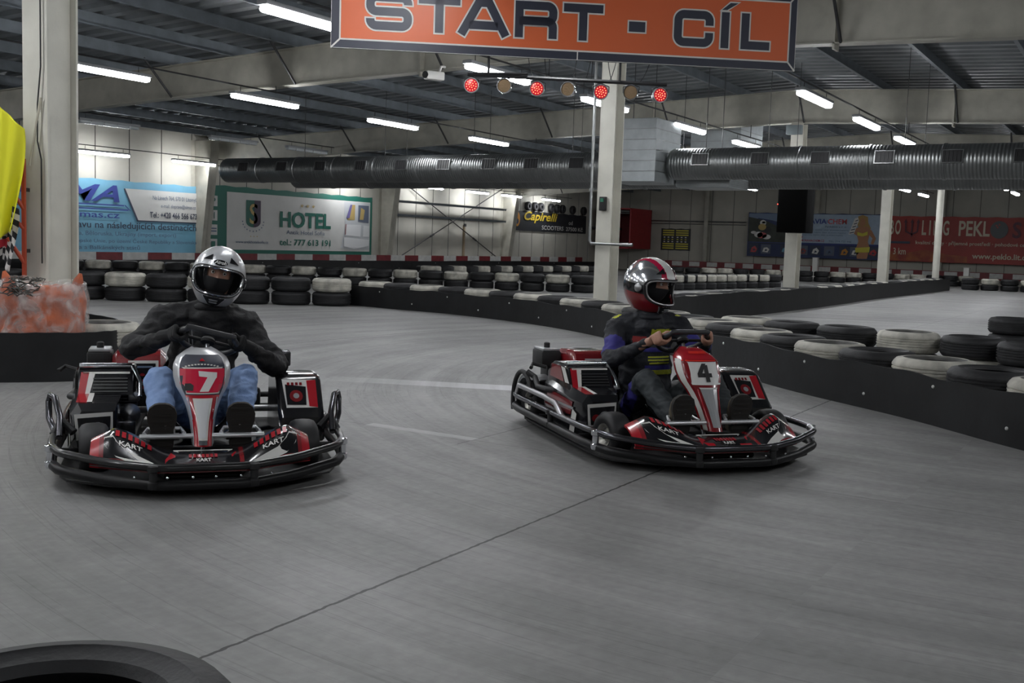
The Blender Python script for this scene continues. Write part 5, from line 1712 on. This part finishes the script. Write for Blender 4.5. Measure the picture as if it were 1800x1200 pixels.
def helmet(parent, c, R, sc, style):
    """full-face helmet. local: X right, Y face, Z up"""
    M = Matrix.Translation(c) @ R.to_4x4() @ Matrix.Diagonal((sc, sc, sc, 1))
    def surf(az, el, g=1.):
        x, y, z = math.sin(az) * math.cos(el), math.cos(az) * math.cos(el), math.sin(el)
        ax_, ay, az_ = .125, .150, .142
        if z < 0: az_ = .170
        p = Vector((x * ax_, y * ay, z * az_))
        if z < 0:
            t = -z
            if y > 0: p.y += .022 * math.exp(-((el + .62) / .42) ** 2) * y     # chin bar
            p.x *= 1 - .16 * t * t
            p.y *= 1 - .10 * t * t
        if z < -.80: p.z = -.170 * .80 - (p.z + .170 * .80) * -.12
        return p * g
    A0, E0, E1 = math.radians(68), math.radians(-29), math.radians(19)
    def inside(az, el):
        a = (az + PI) % (2 * PI) - PI
        w_ = A0 * (1 - .10 * ((el - E1) / (E0 - E1)) ** 2)
        u, v = abs(a) / w_, (el - (E0 + E1) / 2) / ((E1 - E0) / 2)
        return u ** 3.2 + abs(v) ** 3.2 < 1
    shell = MB()
    nu, nv = 120, 76
    silver_ = silver
    wine = mat('helmet_red', (.45, .008, .055), .22, coat=.8)
    def mf(u, v):
        az, el = (u * 2 * PI + PI) % (2 * PI) - PI, (v - .5) * PI
        if style == 'silver': return silver_
        if el < math.radians(-14) and abs(az) < math.radians(130): 
            if abs(az) < .24: return white if int((az + 1) * 18) % 3 else redd
            return redd
        x = math.sin(az) * math.cos(el); 
        if el > math.radians(6):
            if abs(x) < .26: return white
            if abs(x) < .48: return wine
        if el < math.radians(3): return black
        return mat('helmet_mirror', (.62, .63, .66), .16, metal=.9)
    shell.grid(lambda u, v: surf(u * 2 * PI, (v - .5) * PI), nu, nv, silver_, mfun=mf, skip=lambda u, v: inside(u * 2 * PI, (v - .5) * PI) or v < .06)
    bmesh.ops.remove_doubles(shell.bm, verts=shell.bm.verts, dist=.0003)
    bmesh.ops.transform(shell.bm, matrix=M, verts=shell.bm.verts)
    hm = shell.build('helmet', parent, sharp=60)
    s = hm.modifiers.new('t', 'SOLIDIFY'); s.thickness = .010 * sc; s.offset = -1
    # opening path
    path = []
    for i in range(72):
        a = 2 * PI * i / 72
        def sg(x, p): return math.copysign(abs(x) ** p, x)
        el = (E0 + E1) / 2 + sg(math.sin(a), 2 / 3.2) * (E1 - E0) / 2
        w_ = A0 * (1 - .10 * ((el - E1) / (E0 - E1)) ** 2)
        path.append((sg(math.cos(a), 2 / 3.2) * w_, el))
    def ringtube(g, r, m, name, k=1.):
        b = MB(); b.tube([surf(a * k, (e_ - (E0 + E1) / 2) * k + (E0 + E1) / 2, g) for a, e_ in path], r, m, 8, closed=True)
        bmesh.ops.transform(b.bm, matrix=M, verts=b.bm.verts)
        return b.build(name, hm)
    ringtube(1.004, .0055, blackm, 'rubber_edge', 1.03)
    ringtube(1.012, .0052, chrome if style == 'silver' else steel, 'visor_rim', .95)
    # visor: thin clear shield
    vz = mat('visor', (.03, .03, .035), .06, alpha=.08, coat=.2)
    b = MB()
    def inside2(az, el):
        return inside(az * 1.02, (el - (E0 + E1) / 2) * 1.02 + (E0 + E1) / 2)
    b.grid(lambda u, v: surf((u - .5) * 2.5, E0 + (E1 - E0) * v, 1.0), 40, 16, vz, skip=lambda u, v: not inside2((u - .5) * 2.5, E0 + (E1 - E0) * v))
    bmesh.ops.transform(b.bm, matrix=M, verts=b.bm.verts)
    b.build('visor', hm)
    # dark lining
    b = MB()
    b.grid(lambda u, v: surf(u * 2 * PI, (v - .5) * PI, .90), 60, 40, blackm, skip=lambda u, v: inside(u * 2 * PI * 1., (v - .5) * PI) or v < .1)
    bmesh.ops.transform(b.bm, matrix=M, verts=b.bm.verts)
    b.build('lining', hm)
    def patch(name, pts, m, lift=.003, parent_=None, th=.004):
        b = MB()
        D = []
        for (p, q_) in zip(pts, pts[1:] + pts[:1]):
            for t in (0, .25, .5, .75): D.append((p[0] + (q_[0] - p[0]) * t, p[1] + (q_[1] - p[1]) * t))
        ca, ce = sum(p[0] for p in D) / len(D), sum(p[1] for p in D) / len(D)
        rr = []
        for k, g in ((1, 1 - .012), (1, 1 + lift / .14), (.66, 1 + lift / .14), (.33, 1 + lift / .14), (.03, 1 + lift / .14)):
            rr.append([surf(math.radians(ca + (a - ca) * k), math.radians(ce + (e_ - ce) * k), g) for a, e_ in D])
        b.rings(rr, m)
        bmesh.ops.transform(b.bm, matrix=M, verts=b.bm.verts)
        return b.build(name, hm, smooth=False)
    for s in (-1, 1):
        patch('brow_vent', [(s * 22, 33), (s * 47, 30), (s * 27, 45)], black, .004)
        b = MB(); b.ball(surf(math.radians(s * 82), math.radians(-4), 1.0), (.010, .024, .024), gun if style == 'silver' else steel, 16)
        bmesh.ops.transform(b.bm, matrix=M, verts=b.bm.verts); b.build('visor_hinge', hm)
    patch('chin_trim', [(-33, -33), (33, -33), (20, -50), (0, -55), (-20, -50)], alu, .002)
    patch('chin_vent', [(-29, -33), (29, -33), (17, -48.5), (0, -53), (-17, -48.5)], blackm, .004)
    for e_ in (-37, -42):
        patch('vent_slat', [(-12, e_), (12, e_), (11, e_ - 2), (-11, e_ - 2)], greybody, .007)
    if style == 'silver':
        b = MB()
        f = Flat(b, lambda u, v, kk: surf(-u / .13, math.radians(24) + v / .14 - .25 * (u / .13) ** 2 * 0, 1.006 + kk / .14), .0008)
        n = 24
        b.rings([[f.fn(.038 * k * math.cos(2 * PI * i / n), .014 + .015 * k * math.sin(2 * PI * i / n), .0012 * (k > 0)) for i in range(n)] for k in (1, .7, .4, .05)], black)
        f.text('Airoh', -.031, .005, .031, .023, white, 4, .03, .2)
        bmesh.ops.transform(b.bm, matrix=M @ Matrix.Scale(-1, 4, V(1, 0, 0)) @ Matrix.Scale(-1, 4, V(1, 0, 0)), verts=b.bm.verts)
        b.build('badge', hm, smooth=False, norm=False)
    return hm
def shoe(parent, ankle, toe_dir, sole_n, m, sole_m, L=.275, k=1.):
    """shoe standing on its heel: toe_dir from heel to toe, sole_n out of the sole"""
    t, n = toe_dir.normalized(), sole_n.normalized()
    x = t.cross(n).normalized()
    heel = ankle - t * .055 + n * .085
    secs = []
    for s, w, h in ((0, .032, .055), (.04, .038, .085), (.12, .038, .10), (.25, .040, .105), (.40, .042, .085), (.60, .048, .065), (.78, .049, .05), (.92, .040, .036), (1.0, .020, .020)):
        c = heel + t * (L * s)
        ring = []
        for i in range(16):
            a = 2 * PI * i / 16
            ring.append(c + x * (w * k * math.copysign(abs(math.cos(a)) ** .8, math.cos(a))) - n * (h / 2 + h / 2 * math.sin(a)) + n * .0)
        secs.append(ring)
    b = MB(); b.rings(secs, m)
    o = b.build('shoe', parent, sharp=60)
    b = MB()
    out = []
    for s, w in ((-.01, .020), (.03, .034), (.12, .041), (.3, .040), (.45, .040), (.62, .050), (.78, .052), (.92, .044), (1.0, .026), (1.02, .012)):
        out.append((heel + t * (L * s), w))
    top = [c + x * w * k for c, w in out] + [c - x * w * k for c, w in reversed(out)]
    b.rings([[p - n * .012 for p in top], [p + n * .012 for p in top]], sole_m)
    for i in range(7):
        c = heel + t * (L * (.12 + .13 * i))
        b.box((0, 0, 0), (.07 * k, .010, .006), sole_m, rot=Matrix.Translation(c + n * .014) @ Matrix((x, t, n)).transposed().to_4x4())
    b.build('sole', o, sharp=30)
    return o
def rider(kt, pos, head, label, style):
    silv = style == 'silver'
    root = None
    RH = (V(.125, .245, .672), V(-.185, .25, .625)) if silv else (kt['rim'](math.radians(12)), kt['rim'](math.radians(168)))
    EL = (V(.345, -.06, .575), V(-.415, -.06, .475)) if silv else (V(.30, -.12, .50), V(-.30, -.06, .53))
    SHO = (V(.150, -.25, .735), V(-.215, -.27, .725)) if silv else (V(.185, -.30, .70), V(-.185, -.24, .71))
    if silv:
        RH = (kt['rim'](math.radians(40)), kt['rim'](math.radians(165)))
        RH = (V(.105, .26, .685), V(-.175, .235, .640))
    HIP = (V(.095, -.22, .17), V(-.095, -.22, .17))
    KN = (V(.20, .20, .435), V(-.22, .20, .445)) if silv else (V(.20, .20, .40), V(-.21, .22, .40))
    ANK = (V(.185, .555, .235), V(-.175, .555, .235))
    neck = V(-.06, -.225, .80) if silv else V(0, -.235, .775)
    headc = V(-.105, -.205, .965) if silv else V(.0, -.245, .965)
    if silv: RM = Matrix.Rotation(math.radians(-4), 3, 'Z') @ Matrix.Rotation(math.radians(-11), 3, 'Y') @ Matrix.Rotation(math.radians(-2), 3, 'X')
    else: RM = Matrix.Rotation(math.radians(27), 3, 'Z') @ Matrix.Rotation(math.radians(-9), 3, 'X')
    pelvis, belly, chest = V(0, -.24, .19), V(-.01 if silv else 0, -.265, .38), V(-.035 if silv else 0, -.27, .61)
    wr = []
    for i in (0, 1):
        d = (EL[i] - RH[i]).normalized()
        wr.append(RH[i] + d * .085 - kt['wt'] * -.012)
    # ---- body
    chains = [[(pelvis, (.13, .10)), (belly, (.12, .095)), (chest, (.12, .09)), (neck - V(0, 0, .03), .062), (neck, .055), (headc - V(0, 0, .05), .06)]]
    for i in (0, 1):
        chains.append([(chest, .085), (SHO[i] - V(0, 0, .012), .046), (SHO[i].lerp(EL[i], .5), .038), (EL[i], .032), (EL[i].lerp(wr[i], .4), .032), (wr[i], .026)])
        chains.append([(pelvis, .10), (HIP[i], .080), (HIP[i].lerp(KN[i], .5), .068), (KN[i], .050), (KN[i].lerp(ANK[i], .35), .048), (ANK[i], .036)])
    pieces = [skinned(chains)]
    hands = []
    for i, s in ((0, 1), (1, -1)):
        tdir = kt['axY'] * .95 + kt['axX'] * (.35 * -s)
        hc = hand_chains(wr[i], RH[i], tdir, kt['axX'] * s - kt['wt'] * .0 + (EL[i] - RH[i]).normalized() * .15, -kt['wt'] * 1., 1, 1.0 if not silv else 1.12)
        hm_ = [skinned([c], 1) for c in hc]
        pal = MB(); cc = wr[i].lerp(RH[i], .42) + (kt['wt']) * .018
        dirv = (RH[i] - wr[i]).normalized()
        pal.ball(cc, (.050, .034, .018), skin, 14, M=Matrix((dirv, tdir.normalized(), dirv.cross(tdir).normalized())).transposed().to_4x4())
        me = bpy.data.meshes.new('p'); pal.bm.to_mesh(me); pal.bm.free()
        hm_.append(me)
        hands.append(hm_)
    hd = head_mesh(headc + RM @ V(0, .030, .012), RM)
    me = fuse(pieces + [hd] + ([] if silv else hands[0] + hands[1]), .006, 1)
    me.name = 'person'
    root = obj_from(me, 'person', None, [skin])
    root.location = pos; root.rotation_euler = (0, 0, head - PI / 2)
    tag(root, label, 'person')
    # eyes
    for s in (-1, 1):
        b = MB()
        c = headc + RM @ V(s * .031, .030 + .082, .012 + .012)
        b.ball(c, .0105, white, 14); b.ball(c + RM @ V(0, .0075, 0), .0052, mat('iris', (.03, .018, .01), .2), 10)
        b.build('eye', root)
        b = MB(); b.tube([headc + RM @ V(s * (.031 + x), .030 + .092 - abs(x) * .25, .012 + .034 - abs(x) * .15) for x in (-.018, -.006, .006, .018)], .0032, mat('hair_dark', (.03, .02, .012), .7), 6)
        b.build('eyebrow', root)
    # balaclava: a hood round the head leaving the eyes free
    b = MB()
    bal = mat('balaclava', (.012, .012, .014), .9)
    def hood(u, v):
        az, el = u * 2 * PI, (v - .5) * PI
        x, y, z = math.sin(az) * math.cos(el), math.cos(az) * math.cos(el), math.sin(el)
        p = Vector((x * .081, y * .104, z * .126))
        if y > 0 and z < 0: p.y += .016 * math.exp(-(p.x / .02) ** 2 - ((p.z + .02) / .03) ** 2)
        return headc + RM @ (p + V(0, .030, .012))
    def eyehole(u, v):
        az, el = ((u * 2 * PI + PI) % (2 * PI)) - PI, (v - .5) * PI
        return abs(az) < .86 and -.10 < el < (.46 - .2 * az * az)
    b.grid(hood, 72, 56, bal, skip=eyehole)
    b.build('balaclava', root)
    # ---- upper clothing
    g = .022 if silv else .018
    jc = [[(pelvis + V(0, -.0, .05), (.165, .135)), (belly, (.165 + g * .6, .14)), (chest + V(0, .0, -.02), (.185 if silv else .165, .14)), (neck - V(0, 0, .07), (.13, .105)), (neck - V(0, 0, .02), .080)]]
    for i in (0, 1):
        jc.append([(chest, .12), (SHO[i].lerp(neck, .5) + V(0, 0, -.045), .085), (SHO[i] + V(0, 0, -.008), .080 if silv else .070)])
        jc.append([(neck - V(0, 0, .05), .075), (SHO[i].lerp(neck, .45) + V(0, -.01, .0), .066), (SHO[i] + V(0, 0, .0), .074 if silv else .066)])
        jc.append([(chest + V(0, 0, -.01), .13), (SHO[i], .088 if silv else .078), (SHO[i].lerp(EL[i], .5) + V(0, 0, -.004), .080 if silv else .068), (EL[i], .068 if silv else .058), (EL[i].lerp(wr[i], .45) + V(0, 0, -.004), .054 if silv else .048), (EL[i].lerp(wr[i], .86), .043 if silv else .038)])
    jm = fuse([skinned(jc)], .0095, 9, .020 if silv else .015, 11, 3. if silv else 8.)
    if silv:
        jk = obj_from(jm, 'jacket', root, [mat('jacket_black', (.012, .0115, .013), .75, bump=.2, bscale=120)])
        b = MB(); zp = []
        for i in range(14):
            z = .70 - .028 * i
            zp.append(V(.045 - .0018 * i, 0, z))
        # zip follows the front of the jacket
        from mathutils.bvhtree import BVHTree
        bv = BVHTree.FromPolygons([v.co.copy() for v in jm.vertices], [tuple(p.vertices) for p in jm.polygons])
        zz = []
        for p in zp:
            h = bv.ray_cast(V(p.x, .6, p.z), V(0, -1, 0))
            if h[0]: zz.append(h[0] + V(0, .003, 0))
        for dx in (-.006, .012):
            if len(zz) < 4: continue
            q = MB(); q.tube([p + V(dx, 0, 0) for p in zz[1:8]], .0028, mat('zip_grey', (.22, .22, .23), .4, metal=.6), 6); q.build('zip', jk)
        b.bm.free()
        q = MB(); q.tube([neck + V(.070 * math.cos(a), .070 * math.sin(a), -.015 + .012 * math.sin(a)) for a in [2 * PI * k / 24 for k in range(24)]], .024, MATS['jacket_black'], 10, closed=True); q.build('collar', jk)
        gm_ = mat('glove_black', (.010, .010, .011), .8)
        for i in (0, 1):
            cuff = skinned([[(wr[i] + (EL[i] - wr[i]).normalized() * .06, .040), (wr[i], .034), (wr[i].lerp(RH[i], .3), .032)]], 1)
            obj_from(fuse(hands[i] + [cuff], .004, 1), 'glove', root, [gm_])
    else:
        ov, blu, yel, rd = mat('overall_black', (.014, .016, .022), .7, bump=.2, bscale=90), mat('overall_blue', (.035, .03, .22), .7), mat('overall_yellow', (.50, .52, .03), .7), mat('overall_red', (.28, .02, .02), .7)
        def rule(c):
            for i in (0, 1):
                s = 1 if i == 0 else -1
                # blue bands on the upper arms, yellow epaulettes
                d = (EL[i] - SHO[i]); t = (c - SHO[i]).dot(d) / d.length_squared
                r = (c - SHO[i] - d * t).length
                if .48 < t < .86 and r < .10 and c.x * s > .17: return 1
                if -.12 < t < .22 and c.z > SHO[i].z + .045 and abs(c.x) > .15 and abs(c.y - SHO[i].y) < .03: return 2
                d2 = (wr[i] - EL[i]); t2 = (c - EL[i]).dot(d2) / d2.length_squared
                r2 = (c - EL[i] - d2 * t2).length
                if .45 < t2 < .8 and r2 < .075 and c.z > EL[i].z + .06 and i == 1: return 1
            if c.y > -.2:
                if .645 < c.z < .685 and -.13 < c.x < .02: return 2
                if .60 < c.z < .64 and .05 < c.x < .13: return 3
                if .545 < c.z < .57 and abs(c.x) < .15: return 1
                if .40 < c.z < .43 and -.14 < c.x < .06: return 2
                if .43 < c.z < .46 and -.14 < c.x < .06: return 1
                if .46 < c.z < .52 and -.12 < c.x < .04 and int(c.z * 100) % 2: return 2
            return 0
        jk = obj_from(jm, 'overall_top', root, [ov, blu, yel, rd], rule)
        q = MB(); q.tube([neck + V(.066 * math.cos(a), .066 * math.sin(a), -.015) for a in [2 * PI * k / 24 for k in range(24)]], .020, ov, 10, closed=True); q.build('collar', jk)
    # ---- trousers
    tc_ = [[(pelvis, (.165, .13)), (pelvis + V(0, .0, .06), (.155, .125))]]
    for i in (0, 1):
        tc_.append([(pelvis, (.165, .13)), (HIP[i], .098), (HIP[i].lerp(KN[i], .5), .086), (KN[i] + V(0, -.01, .01), .074), (KN[i].lerp(ANK[i], .35), .072), (KN[i].lerp(ANK[i], .75), .062), (ANK[i] + V(0, -.02, .01), .056)])
    tm = fuse([skinned(tc_)], .0085, 9, .012, 13, 1.)
    if silv: obj_from(tm, 'jeans', root, [mat('denim', (.30, .43, .70), .85, col2=(.20, .31, .56), vscale=14, bump=.15, bscale=160)])
    else:
        def rule2(c):
            for i in (0, 1):
                s = 1 if i == 0 else -1
                d = KN[i] - HIP[i]; t = (c - HIP[i]).dot(d) / d.length_squared
                if .2 < t < .8 and (c.x - (HIP[i] + d * t).x) * s > .045: return 1
            return 0
        obj_from(tm, 'overall_trousers', root, [mat('trousers_dark', (.022, .028, .032), .75), blu], rule2)
    for i in (0, 1):
        td, sn = (V(0, .16, 1), V(0, 1, -.16))
        shoe(root, ANK[i] + V(0, .0, 0), td, sn, mat('shoe_dark' if silv else 'shoe_suede', (.030, .024, .022) if silv else (.10, .085, .06), .8), mat('sole_dark' if silv else 'sole_brown', (.020, .017, .015) if silv else (.022, .020, .018), .75), L=.225, k=1.3)
    helmet(root, headc, RM, 1.15 if silv else 1.2, style)
    return root
rider(K7, V(3.99, 4.35, 0), math.radians(-131), 'person in a silver helmet, black jacket and jeans, steering kart 7', 'silver')
rider(K4, V(6.09, 2.585, 0), math.radians(-131.3), 'person in a red and mirror-finish helmet and dark overall, steering kart 4', 'wine')
